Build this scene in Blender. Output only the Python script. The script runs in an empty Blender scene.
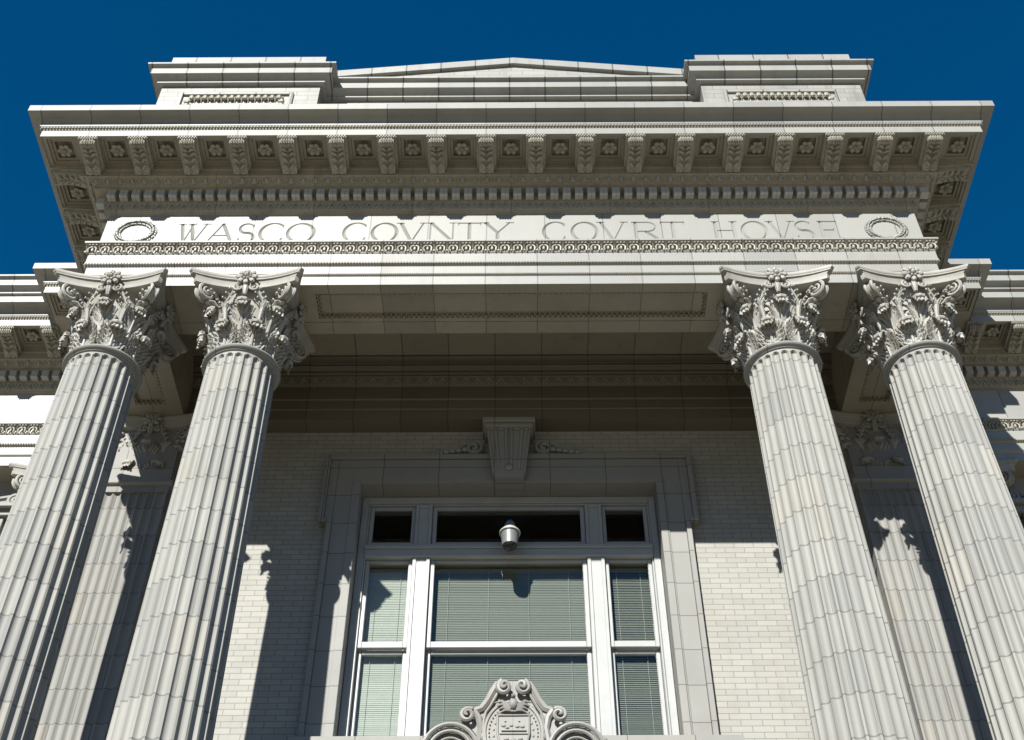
import bpy, bmesh, math, random
from math import sin, cos, pi, radians, sqrt, atan2
from mathutils import Vector, Matrix
random.seed(7)
scene = bpy.context.scene
COL = scene.collection
ZC = 1.7                      # eye height; geometry below is authored with the eye at z = 0
# ----------------------------------------------------------------- mesh builder
class MB:
    def __init__(s): s.v = []; s.f = []; s.uv = None
    def add(s, vs, fs):
        n = len(s.v); s.v += [tuple(p) for p in vs]; s.f += [tuple(i + n for i in f) for f in fs]
        return s
    def box(s, x0, x1, y0, y1, z0, z1):
        return s.add([(x0,y0,z0),(x1,y0,z0),(x1,y1,z0),(x0,y1,z0),(x0,y0,z1),(x1,y0,z1),(x1,y1,z1),(x0,y1,z1)],
              [(0,3,2,1),(4,5,6,7),(0,1,5,4),(1,2,6,5),(2,3,7,6),(3,0,4,7)])
    def cbox(s, x0, x1, y0, y1, z0, z1, c=.006):
        """box with chamfered edges"""
        bm = bmesh.new()
        vs = [bm.verts.new(p) for p in [(x0,y0,z0),(x1,y0,z0),(x1,y1,z0),(x0,y1,z0),(x0,y0,z1),(x1,y0,z1),(x1,y1,z1),(x0,y1,z1)]]
        for f in [(0,3,2,1),(4,5,6,7),(0,1,5,4),(1,2,6,5),(2,3,7,6),(3,0,4,7)]: bm.faces.new([vs[i] for i in f])
        bmesh.ops.bevel(bm, geom=bm.edges[:], offset=c, segments=1, affect='EDGES')
        bm.verts.index_update()
        s.add([v.co[:] for v in bm.verts], [[v.index for v in f.verts] for f in bm.faces]); bm.free()
        return s
    def prism(s, poly, fn, a, b):
        """poly of 2D points, fn(p, t) -> xyz, capped between t=a and t=b"""
        n = len(poly)
        vs = [fn(p, a) for p in poly] + [fn(p, b) for p in poly]
        fs = [tuple(range(n)), tuple(reversed(range(n, 2*n)))] + [(i, (i+1) % n + 0, (i+1) % n + n, i + n) for i in range(n)]
        return s.add(vs, fs)
    def lathe(s, prof, cx=0, cy=0, seg=48):
        vs = []; fs = []; m = len(prof)
        for k in range(seg):
            a = 2*pi*k/seg
            for r, z in prof: vs.append((cx + r*cos(a), cy + r*sin(a), z))
        for k in range(seg):
            k2 = (k+1) % seg
            for j in range(m-1): fs.append((k*m+j, k2*m+j, k2*m+j+1, k*m+j+1))
        return s.add(vs, fs)
    def sphere(s, c, rx, ry, rz, nu=8, nv=5, rib=0, ribn=8, M=None):
        vs = []; fs = []
        M = M or Matrix.Identity(3); c = Vector(c)
        vs.append(c + M @ Vector((0,0,rz)))
        for j in range(1, nv):
            t = pi*j/nv
            for k in range(nu):
                a = 2*pi*k/nu; q = 1 + rib*cos(a*ribn)
                vs.append(c + M @ Vector((rx*q*sin(t)*cos(a), ry*q*sin(t)*sin(a), rz*cos(t))))
        vs.append(c + M @ Vector((0,0,-rz)))
        for k in range(nu): fs.append((0, 1+k, 1+(k+1) % nu))
        for j in range(nv-2):
            for k in range(nu):
                a = 1+j*nu+k; b = 1+j*nu+(k+1) % nu
                fs.append((a, a+nu, b+nu, b))
        L = len(vs)-1; o = 1+(nv-2)*nu
        for k in range(nu): fs.append((o+k, L, o+(k+1) % nu))
        return s.add(vs, fs)
    def tube(s, pts, r, n=6, flat=1.0, up=None):
        """r: number or list of radii; flat squashes the section along `up`"""
        pts = [Vector(p) for p in pts]; m = len(pts)
        rr = r if isinstance(r, (list, tuple)) else [r]*m
        vs = []; fs = []
        ref = Vector(up) if up else None
        for i, p in enumerate(pts):
            t = (pts[min(i+1, m-1)] - pts[max(i-1, 0)]).normalized()
            if up: a = (ref - t*ref.dot(t)).normalized()
            else:
                if ref is None: ref = Vector((0,0,1)) if abs(t.z) < .9 else Vector((1,0,0))
                a = (ref - t*ref.dot(t)).normalized(); ref = a
            b = t.cross(a)
            for k in range(n):
                w = 2*pi*k/n
                vs.append(p + a*(cos(w)*rr[i]*flat) + b*(sin(w)*rr[i]))
        for i in range(m-1):
            for k in range(n):
                fs.append((i*n+k, i*n+(k+1) % n, (i+1)*n+(k+1) % n, (i+1)*n+k))
        fs.append(tuple(range(n))); fs.append(tuple(reversed(range((m-1)*n, m*n))))
        return s.add(vs, fs)
    def inst(s, u, o, T, N, sc=1.0):
        """unit mesh u in local (x along T, y along N, z up) placed at o"""
        o = Vector(o); T = Vector(T); N = Vector(N); Z = Vector((0,0,1))
        return s.add([o + (T*p[0] + N*p[1] + Z*p[2])*sc for p in u.v], u.f)
    def xf(s, u, M):
        return s.add([M @ Vector(p) for p in u.v], u.f)
    def sweep(s, prof, path, skip=()):
        """prof [(o, z)] swept along the plan polyline `path`, o measured outwards (to the right-hand outside)"""
        P = [Vector((p[0], p[1])) for p in path]; n = len(P)
        nor = []
        for i in range(n-1):
            d = (P[i+1]-P[i]).normalized(); nor.append(Vector((d.y, -d.x)))
        off = []
        for i in range(n):
            if i == 0: off.append(nor[0])
            elif i == n-1: off.append(nor[-1])
            else:
                a, b = nor[i-1], nor[i]; k = 1 + a.dot(b); off.append((a+b)/k)
        m = len(prof)
        vs = [(P[i].x + off[i].x*o, P[i].y + off[i].y*o, z) for i in range(n) for (o, z) in prof]
        fs = []
        for i in range(n-1):
            if i in skip: continue
            for j in range(m-1): fs.append((i*m+j, (i+1)*m+j, (i+1)*m+j+1, i*m+j+1))
        return s.add(vs, fs)

class Thing: pass
def empty(name, loc, parent=None):
    o = bpy.data.objects.new(name, None); COL.objects.link(o)
    o.location = Vector(loc) + (Vector((0,0,ZC)) if parent is None else Vector())
    o.empty_display_size = .3
    if parent: o.parent = parent
    o['_o'] = list(loc); return o
def tag(o, label=None, cat=None, group=None, kind=None):
    if label: o['label'] = label
    if cat: o['category'] = cat
    if group: o['group'] = group
    if kind: o['kind'] = kind
    return o
ORG = {}
def build(name, mb, mat, parent=None, org=None, smooth=35, uv=None):
    """one mesh object; vertices are authored in survey coordinates, the origin is `org` (or the parent's)"""
    org = Vector(org) if org is not None else (ORG[parent.name] if parent else Vector((0,0,0)))
    me = bpy.data.meshes.new(name)
    me.from_pydata([tuple(Vector(v)-org) for v in mb.v], [], mb.f)
    bm = bmesh.new(); bm.from_mesh(me)
    bmesh.ops.recalc_face_normals(bm, faces=bm.faces[:]); bm.to_mesh(me); bm.free()
    if uv:
        layer = me.uv_layers.new(name='UVMap')
        for poly in me.polygons:
            us = [uv(Vector(me.vertices[me.loops[li].vertex_index].co) + org) for li in poly.loop_indices]
            um = max(u[0] for u in us)
            for li, u in zip(poly.loop_indices, us):
                x = u[0]
                if um - x > 4: x += 8
                layer.data[li].uv = (x, u[1])
    if smooth:
        for p in me.polygons: p.use_smooth = True
        me.set_sharp_from_angle(angle=radians(smooth))
    else:
        for p in me.polygons: p.use_smooth = False
    me.materials.append(mat)
    o = bpy.data.objects.new(name, me); COL.objects.link(o)
    if parent:
        o.parent = parent; o.location = org - ORG[parent.name]
    else: o.location = org + Vector((0,0,ZC))
    ORG[o.name] = org
    return o
def dup(src, d, parent):
    """copy of one part (shared mesh) shifted by d, under parent"""
    o = src.copy(); COL.objects.link(o); o.parent = parent
    org = ORG[src.name] + Vector(d); ORG[o.name] = org
    o.location = org - ORG[parent.name]
    return o

# ----------------------------------------------------------------- materials
def new_mat(name):
    m = bpy.data.materials.new(name); m.use_nodes = True
    nt = m.node_tree; nt.nodes.clear()
    out = nt.nodes.new('ShaderNodeOutputMaterial'); b = nt.nodes.new('ShaderNodeBsdfPrincipled')
    nt.links.new(b.outputs[0], out.inputs[0])
    return m, nt, b
def N(nt, t, **kw):
    n = nt.nodes.new(t)
    for k, v in kw.items():
        if hasattr(n, k): setattr(n, k, v)
    return n
def math_(nt, op, a, b=None):
    n = nt.nodes.new('ShaderNodeMath'); n.operation = op
    for i, x in enumerate((a, b)):
        if x is None: continue
        if isinstance(x, (int, float)): n.inputs[i].default_value = x
        else: nt.links.new(x, n.inputs[i])
    return n.outputs[0]
def mixc(nt, fac, a, b, blend='MIX'):
    n = nt.nodes.new('ShaderNodeMix'); n.data_type = 'RGBA'; n.blend_type = blend
    for idx, x in ((0, fac), (6, a), (7, b)):
        if isinstance(x, (int, float)): n.inputs[idx].default_value = x
        elif isinstance(x, tuple): n.inputs[idx].default_value = (*x, 1)
        else: nt.links.new(x, n.inputs[idx])
    return n.outputs[2]
def ramp(nt, x, stops):
    n = nt.nodes.new('ShaderNodeValToRGB'); e = n.color_ramp.elements
    while len(e) < len(stops): e.new(.5)
    for k, (p, c) in zip(e, stops): k.position = p; k.color = (c, c, c, 1)
    nt.links.new(x, n.inputs[0]); return n.outputs[0]
def ceramic(name, base, bw, bh, mortar=.006, off=.5, phase=(0,0), tint=.06, rough=.42, joint=.35, dirt=.35,
            dirtcol=(.20,.16,.12), uvmap=False, spec=.5, stain=.25, bump=.25, grain=.012):
    """glazed terracotta or brick laid in blocks: joints, tint from block to block, streaks and grime"""
    m, nt, b = new_mat(name); L = nt.links.new
    tc = N(nt, 'ShaderNodeTexCoord')
    if uvmap: vec = tc.outputs['UV']; obj = tc.outputs['Object']
    else:
        obj = tc.outputs['Object']
        sp = N(nt, 'ShaderNodeSeparateXYZ'); L(obj, sp.inputs[0])
        ge = N(nt, 'ShaderNodeNewGeometry'); sn = N(nt, 'ShaderNodeSeparateXYZ'); L(ge.outputs['True Normal'], sn.inputs[0])
        ax = math_(nt, 'ABSOLUTE', sn.outputs[0]); side = math_(nt, 'GREATER_THAN', ax, .75)
        az = math_(nt, 'ABSOLUTE', sn.outputs[2]); flat = math_(nt, 'GREATER_THAN', az, .95)
        u = math_(nt, 'ADD', math_(nt, 'MULTIPLY', sp.outputs[0], math_(nt, 'SUBTRACT', 1, side)), math_(nt, 'MULTIPLY', sp.outputs[1], side))
        v = math_(nt, 'ADD', math_(nt, 'MULTIPLY', sp.outputs[2], math_(nt, 'SUBTRACT', 1, flat)), math_(nt, 'MULTIPLY', sp.outputs[1], flat))
        cb = N(nt, 'ShaderNodeCombineXYZ'); L(math_(nt, 'ADD', u, phase[0]), cb.inputs[0]); L(math_(nt, 'ADD', v, phase[1]), cb.inputs[1])
        vec = cb.outputs[0]
    oi = N(nt, 'ShaderNodeObjectInfo')
    if uvmap:
        cu_ = N(nt, 'ShaderNodeCombineXYZ'); L(math_(nt, 'MULTIPLY', math_(nt, 'FLOOR', math_(nt, 'MULTIPLY', oi.outputs['Random'], 40)), 8), cu_.inputs[0])
        va_ = N(nt, 'ShaderNodeVectorMath'); L(vec, va_.inputs[0]); L(cu_.outputs[0], va_.inputs[1]); vec = va_.outputs[0]
    ob_ = N(nt, 'ShaderNodeCombineXYZ'); L(math_(nt, 'MULTIPLY', oi.outputs['Random'], 60), ob_.inputs[0])
    vo_ = N(nt, 'ShaderNodeVectorMath'); L(obj, vo_.inputs[0]); L(ob_.outputs[0], vo_.inputs[1]); obj = vo_.outputs[0]
    br = N(nt, 'ShaderNodeTexBrick', offset=off, squash=1.0)
    L(vec, br.inputs['Vector'])
    br.inputs['Color1'].default_value = (0,0,0,1); br.inputs['Color2'].default_value = (1,1,1,1); br.inputs['Mortar'].default_value = (.5,.5,.5,1)
    br.inputs['Scale'].default_value = 1; br.inputs['Mortar Size'].default_value = mortar
    br.inputs['Mortar Smooth'].default_value = .15; br.inputs['Bias'].default_value = 0
    br.inputs['Brick Width'].default_value = bw; br.inputs['Row Height'].default_value = bh
    n1 = N(nt, 'ShaderNodeTexNoise'); L(obj, n1.inputs['Vector']); n1.inputs['Scale'].default_value = 1.7; n1.inputs['Detail'].default_value = 6; n1.inputs['Roughness'].default_value = .62
    n2 = N(nt, 'ShaderNodeTexNoise'); L(obj, n2.inputs['Vector']); n2.inputs['Scale'].default_value = 34; n2.inputs['Detail'].default_value = 4
    mp = N(nt, 'ShaderNodeMapping'); mp.inputs['Scale'].default_value = (9, 9, .7); L(obj, mp.inputs[0])
    n3 = N(nt, 'ShaderNodeTexNoise'); L(mp.outputs[0], n3.inputs['Vector']); n3.inputs['Scale'].default_value = 1; n3.inputs['Detail'].default_value = 5
    dark = tuple(c*(1-tint*1.6) for c in base); warm = (min(1, base[0]*(1+tint*.4)), base[1]*(1+tint*.3), base[2]*(1+tint*.05))
    c = mixc(nt, br.outputs['Color'], dark, warm)
    # a few blocks with a pinkish-buff glaze
    odd = ramp(nt, br.outputs['Color'], [(.90, 0), (.93, 1)])
    c = mixc(nt, math_(nt, 'MULTIPLY', odd, stain), c, (base[0]*.95, base[1]*.85, base[2]*.76))
    blot = ramp(nt, n1.outputs[0], [(.50, 0), (.72, 1)])
    strk = ramp(nt, n3.outputs[0], [(.55, 0), (.78, 1)])
    fine = ramp(nt, n2.outputs[0], [(.35, .0), (.8, .5)])
    gr = math_(nt, 'MULTIPLY', math_(nt, 'ADD', math_(nt, 'MULTIPLY', blot, .6), math_(nt, 'ADD', math_(nt, 'MULTIPLY', strk, .55), math_(nt, 'MULTIPLY', fine, .25))), dirt)
    cl = N(nt, 'ShaderNodeClamp'); L(gr, cl.inputs[0])
    c = mixc(nt, cl.outputs[0], c, dirtcol)
    c = mixc(nt, math_(nt, 'MULTIPLY', br.outputs['Fac'], 1-joint*.3), c, tuple(x*joint for x in base))
    L(c, b.inputs['Base Color'])
    L(math_(nt, 'ADD', math_(nt, 'MULTIPLY', n1.outputs[0], .25), rough-.12), b.inputs['Roughness'])
    b.inputs['Specular IOR Level'].default_value = spec
    h = math_(nt, 'ADD', math_(nt, 'MULTIPLY', br.outputs['Fac'], -1), math_(nt, 'ADD', math_(nt, 'MULTIPLY', n2.outputs[0], .12), math_(nt, 'MULTIPLY', n1.outputs[0], .5)))
    bp = N(nt, 'ShaderNodeBump'); bp.inputs['Strength'].default_value = bump; bp.inputs['Distance'].default_value = grain; L(h, bp.inputs['Height'])
    L(bp.outputs[0], b.inputs['Normal'])
    return m
def plain(name, col, rough=.5, metal=0, spec=.5, noise=.0, nscale=12, bump=0.0):
    m, nt, b = new_mat(name); L = nt.links.new
    tc = N(nt, 'ShaderNodeTexCoord'); n = N(nt, 'ShaderNodeTexNoise'); L(tc.outputs['Object'], n.inputs['Vector'])
    n.inputs['Scale'].default_value = nscale; n.inputs['Detail'].default_value = 6; n.inputs['Roughness'].default_value = .65
    f = ramp(nt, n.outputs[0], [(.38, 0), (.72, 1)])
    L(mixc(nt, f, col, tuple(x*(1-noise) for x in col)), b.inputs['Base Color'])
    b.inputs['Roughness'].default_value = rough; b.inputs['Metallic'].default_value = metal; b.inputs['Specular IOR Level'].default_value = spec
    if bump:
        bp = N(nt, 'ShaderNodeBump'); bp.inputs['Strength'].default_value = bump; bp.inputs['Distance'].default_value = .01
        L(n.outputs[0], bp.inputs['Height']); L(bp.outputs[0], b.inputs['Normal'])
    return m
BASE = (.318,.316,.300)
PIT = .546
M = {}
M['block']  = ceramic('white_terracotta_blocks', BASE, PIT, 60, off=0, mortar=.0065, tint=.12, dirt=.48, phase=(PIT/2, 30))
M['block2'] = ceramic('white_terracotta_blocks_staggered', BASE, .455, 60, off=0, mortar=.010, tint=.09, dirt=.55, phase=(0.02, 30), joint=.22, dirtcol=(.14,.12,.10))
M['frieze'] = ceramic('white_terracotta_frieze', BASE, .637, 60, off=0, mortar=.006, tint=.08, dirt=.28, phase=(.27, 30))
M['shaft']  = ceramic('white_terracotta_shaft', (0.315,0.312,0.297), 1.0, .37, off=.5, mortar=.0075, tint=.11, dirt=.30, uvmap=True, rough=.62, joint=.48, stain=.3, spec=.22)
M['orn']    = ceramic('weathered_terracotta_ornament', (0.378,0.356,0.297), PIT*2, 60, off=0, mortar=.003, tint=.05, dirt=.7, dirtcol=(.17,.135,.10), rough=.5)
M['orn2']   = ceramic('grimy_terracotta_ornament', (0.368,0.331,0.262), PIT*2, 60, off=0, mortar=.003, tint=.08, dirt=.6, dirtcol=(.13,.10,.075), rough=.5)
M['cap']    = ceramic('carved_terracotta_capital', (0.391,0.378,0.348), 3, 60, off=0, mortar=.003, tint=.05, dirt=.6, dirtcol=(.17,.135,.10), rough=.55, spec=.3, bump=.45, grain=.02)
M['brick']  = ceramic('white_glazed_brick', (0.365,0.356,0.328), .205, .066, off=.5, mortar=.0045, tint=.065, dirt=.30, rough=.62, joint=.52, stain=.15, spec=.25)
M['atticbrick'] = ceramic('white_attic_brick', (0.318,0.309,0.286), .30, .10, off=.5, mortar=.006, tint=.08, dirt=.65, rough=.45, joint=.5, dirtcol=(.13,.115,.10))
M['soffit'] = ceramic('terracotta_soffit_slabs', (0.354,0.322,0.258), PIT, 60, off=0, mortar=.005, tint=.14, dirt=.5, phase=(PIT/2, 30))
M['ceiling']= ceramic('terracotta_ceiling_slabs', (0.370,0.326,0.255), PIT, 60, off=0, mortar=.007, tint=.07, dirt=.5, phase=(.2, 30))
M['porch'] = ceramic('shade_toned_porch_terracotta', (0.169,0.148,0.115), PIT, 60, off=0, mortar=.005, tint=.08, dirt=.5, phase=(.2, 30))  # base colour darkened to carry the deep shade inside the porch
M['clean'] = ceramic('clean_glazed_dentil', (0.475,0.466,0.440), PIT*2, 60, off=0, mortar=.002, tint=.06, dirt=.18)
M['casing'] = ceramic('terracotta_window_casing', (0.283,0.279,0.266), .62, .40, off=0, mortar=.005, tint=.05, dirt=.3, phase=(.2, .1), rough=.6, spec=.3)
M['paint']  = plain('white_window_paint', (0.361,0.365,0.361), .45, noise=.12, nscale=5)
M['dark']   = plain('dark_interior', (.035,.033,.03), .8)
M['sun_pale']   = plain('sun_lightened_blind_slat', (0.522,0.540,0.517), .5, noise=.05)  # same slats, lightened to put sun and glass haze into the colour
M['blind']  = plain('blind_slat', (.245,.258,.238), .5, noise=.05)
M['cord']   = plain('blind_cord', (0.510,0.518,0.510), .7)
M['grey']   = plain('camera_grey_metal', (0.252,0.260,0.260), .38, .3, noise=.12, nscale=20)
M['white']  = plain('camera_white_plastic', (0.437,0.433,0.412), .4)
M['blue']   = plain('camera_blue_cap', (.02,.12,.45), .4)
M['smoke']  = plain('camera_smoked_dome', (.02,.02,.022), .08)
M['crest']  = ceramic('carved_grey_stone', (0.261,0.254,0.238), 3, 60, off=0, mortar=.002, tint=.05, dirt=.6, dirtcol=(.16,.13,.10), rough=.55)
M['plaza']  = ceramic('concrete_plaza', (.185,.165,.115), 1.8, 1.8, off=0, mortar=.012, tint=.06, dirt=.3, rough=.8, spec=.3)
M['stone']  = ceramic('granite_steps', (.085,.08,.072), 1.5, 5, off=0, mortar=.006, tint=.06, dirt=.3, rough=.7)
def glass():
    m = bpy.data.materials.new('window_glass'); m.use_nodes = True; nt = m.node_tree; nt.nodes.clear(); L = nt.links.new
    out = N(nt, 'ShaderNodeOutputMaterial'); tr = N(nt, 'ShaderNodeBsdfTransparent'); gl = N(nt, 'ShaderNodeBsdfGlossy'); mx = N(nt, 'ShaderNodeMixShader'); fr = N(nt, 'ShaderNodeFresnel')
    tr.inputs[0].default_value = (.88,.898,.876,1); gl.inputs['Roughness'].default_value = .0; fr.inputs[0].default_value = 1.6
    tc = N(nt, 'ShaderNodeTexCoord'); n = N(nt, 'ShaderNodeTexNoise'); L(tc.outputs['Object'], n.inputs['Vector']); n.inputs['Scale'].default_value = 2.2
    bp = N(nt, 'ShaderNodeBump'); bp.inputs['Strength'].default_value = .04; bp.inputs['Distance'].default_value = .02; L(n.outputs[0], bp.inputs['Height']); L(bp.outputs[0], gl.inputs['Normal'])
    ge = N(nt, 'ShaderNodeNewGeometry'); L(math_(nt, 'MULTIPLY', fr.outputs[0], math_(nt, 'SUBTRACT', 1, ge.outputs['Backfacing'])), mx.inputs[0]); L(tr.outputs[0], mx.inputs[1]); L(gl.outputs[0], mx.inputs[2]); L(mx.outputs[0], out.inputs[0])
    return m
M['glass'] = glass()

# ----------------------------------------------------------------- camera, light, sky
f_px, pitch, yaw, roll, cam_x, cam_d = 1258.98, .80447, -.00309, -.00224, .0291, 8.7591
cp, sp, cy, sy = cos(pitch), sin(pitch), cos(yaw), sin(yaw)
fwd = Vector((cp*sy, cp*cy, sp)); right = Vector((cy, -sy, 0)); up = right.cross(fwd)
r2 = right*cos(roll) + up*sin(roll); u2 = up*cos(roll) - right*sin(roll)
cam = bpy.data.cameras.new('camera'); cam.sensor_width = 36; cam.lens = f_px/1024*36; cam.clip_end = 2000; cam.clip_start = .1
co = bpy.data.objects.new('camera', cam); COL.objects.link(co)
mw = Matrix((r2, u2, -fwd)).transposed().to_4x4(); mw.translation = Vector((cam_x, -cam_d, ZC)); co.matrix_world = mw
scene.camera = co
Ldir = Vector((.302, 1, -.732)).normalized()
sun = bpy.data.lights.new('sun', 'SUN'); sun.energy = 5.0; sun.angle = radians(.53); sun.color = (1, .985, .915)
so = bpy.data.objects.new('sun', sun); COL.objects.link(so); so.rotation_euler = Ldir.to_track_quat('-Z', 'Y').to_euler(); so.location = (-6, -20, 20)
w = bpy.data.worlds.new('World'); scene.world = w; w.use_nodes = True
nt = w.node_tree; sky = nt.nodes.new('ShaderNodeTexSky'); sky.sky_type = 'NISHITA'; sky.sun_disc = False
sky.sun_elevation = math.asin(-Ldir.z); sky.sun_rotation = atan2(-Ldir.x, -Ldir.y)
sky.altitude = 0; sky.air_density = 1.0; sky.dust_density = 0; sky.ozone_density = 8.0
bg = nt.nodes['Background']; bg.inputs[1].default_value = .05; 
tint = nt.nodes.new('ShaderNodeMix'); tint.data_type = 'RGBA'; tint.blend_type = 'MULTIPLY'; tint.inputs[0].default_value = 1; 
tcw = nt.nodes.new('ShaderNodeTexCoord'); sxyz = nt.nodes.new('ShaderNodeSeparateXYZ'); nt.links.new(tcw.outputs['Generated'], sxyz.inputs[0])
mr = nt.nodes.new('ShaderNodeMapRange'); mr.interpolation_type = 'SMOOTHSTEP'; mr.inputs[1].default_value = .05; mr.inputs[2].default_value = .46; nt.links.new(sxyz.outputs[2], mr.inputs[0])
pol = nt.nodes.new('ShaderNodeMix'); pol.data_type = 'RGBA'; pol.inputs[6].default_value = (.12, .25, .36, 1); pol.inputs[7].default_value = (.017, .985, 1.25, 1)   # deep blue high up, added dimming low down to cut porch fill light
nt.links.new(mr.outputs[0], pol.inputs[0]); nt.links.new(pol.outputs[2], tint.inputs[7])
nt.links.new(sky.outputs[0], tint.inputs[6]); nt.links.new(tint.outputs[2], bg.inputs[0])
scene.view_settings.view_transform = 'Standard'; scene.view_settings.look = 'None'; scene.view_settings.exposure = .69; scene.view_settings.gamma = 1
scene.cycles.max_bounces = 8; scene.cycles.diffuse_bounces = 5; scene.cycles.transparent_max_bounces = 12
scene.cycles.sample_clamp_indirect = 6; scene.cycles.use_denoising = True

# ----------------------------------------------------------------- ground
g = MB(); g.add([(-600,-600,-1.7),(600,-600,-1.7),(600,600,-1.7),(-600,600,-1.7)], [(0,1,2,3)])
gr = build('ground', g, M['plaza'], smooth=0); gr['kind'] = 'structure'

# ----------------------------------------------------------------- the courthouse
H = empty('courthouse', (0, 1.9, -1.7)); ORG[H.name] = Vector((0, 1.9, -1.7))
tag(H, 'white terracotta courthouse with four fluted Corinthian columns under a deep bracketed cornice', 'courthouse')
FX, FY, PX, PY, WY = 4.45, -.34, 5.0, 1.9, 2.44        # portico, pavilion and wing planes
PATH = [(-11, WY), (-PX, WY), (-PX, PY), (-FX, PY), (-FX, FY), (FX, FY), (FX, PY), (PX, PY), (PX, WY), (11, WY)]
def segs(path=PATH):
    out = []
    for a, b in zip(path[:-1], path[1:]):
        d = Vector((b[0]-a[0], b[1]-a[1], 0)); out.append((Vector((*a, 0)), d.normalized(), d.length))
    return out
def convex(i):      # signs at the two ends of a segment: +1 convex corner, -1 concave, 0 end of path
    s = segs(); e = []
    for k in (i-1, i):
        if k < 0 or k+1 >= len(s): e.append(0); continue
        t0, t1 = s[k][1], s[k+1][1]; e.append(1 if t0.cross(t1).z > 0 else -1)
    return e
def run(mb, unit, pitch, o_ref, limit=8.2, only=None):
    """repeat a unit along every stretch of the entablature; o_ref is where the units sit outwards (sets the run length)"""
    for i, (a, t, l) in enumerate(segs()):
        if only is not None and i not in only: continue
        n = Vector((t.y, -t.x, 0)); e = convex(i)
        s0 = -o_ref*e[0]; s1 = l + o_ref*e[1]
        k = max(1, round((s1-s0)/pitch)); p = (s1-s0)/k
        for j in range(k):
            c = a + t*(s0 + p*(j+.5))
            if abs(c.x) > limit: continue
            mb.inst(unit, c, -t, n)
cornice = None
# architrave -------------------------------------------------------
m = MB(); m.sweep([(0,10.034),(0,10.166),(.008,10.175),(.022,10.19),(.022,10.305),(.05,10.33),(.05,10.362),(.045,10.366),(.045,10.487),(.055,10.495),
                   (.058,10.505),(.030,10.525),(.032,10.585),(.070,10.612),(.088,10.625),(.103,10.630),(.103,10.655),(.0,10.672),(-.05,10.68)], PATH)
arch = build('architrave', m, M['block'], H)
bead = MB(); bead.sphere((0,.047,10.337), .0135,.016,.018, 6, 4)
bead2 = MB(); bead2.sphere((0,.016,10.182), .008,.009,.010, 5, 4)
m = MB(); run(m, bead, .031, .05, 7.2); run(m, bead2, .022, .02, 5.3)
build('bead_moulding', m, M['orn'], arch)
def arch_unit():
    u = MB(); R = .044
    pts = [(R*cos(a)*1.0, .078-.012*sin(a), 10.545+R*1.15*sin(a)) for a in [pi*(k/8) for k in range(9)]]
    pts = [(R*.9, .066, 10.505)] + pts + [(-R*.9, .066, 10.505)]
    u.tube(pts, .0105, 5)
    u.sphere((0,.062,10.548), .017,.02,.032, 6, 4)
    u.sphere((.068,.062,10.518), .018,.014,.016, 6, 4)
    u.tube([(.068,.04,10.545),(.068,.055,10.575),(.068,.078,10.602)], [.004,.009,.014], 5)
    u.sphere((0,.085,10.612), .016,.012,.012, 6, 4); u.sphere((.036,.085,10.612), .013,.012,.012, 5, 4); u.sphere((-.036,.085,10.612), .013,.012,.012, 5, 4)
    return u
m = MB(); run(m, arch_unit(), .1365, .08, 7.6)
build('anthemion_moulding', m, M['orn'], arch)

# frieze -----------------------------------------------------------
FZ0, FZ1 = 10.66, 11.236
m = MB(); m.sweep([(0,FZ0),(0,FZ1)], PATH, skip=(4,)); m.sweep([(-.03,FZ0),(-.03,FZ1)], [PATH[4],PATH[5]])
frz = build('frieze', m, M['frieze'], H)
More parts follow.
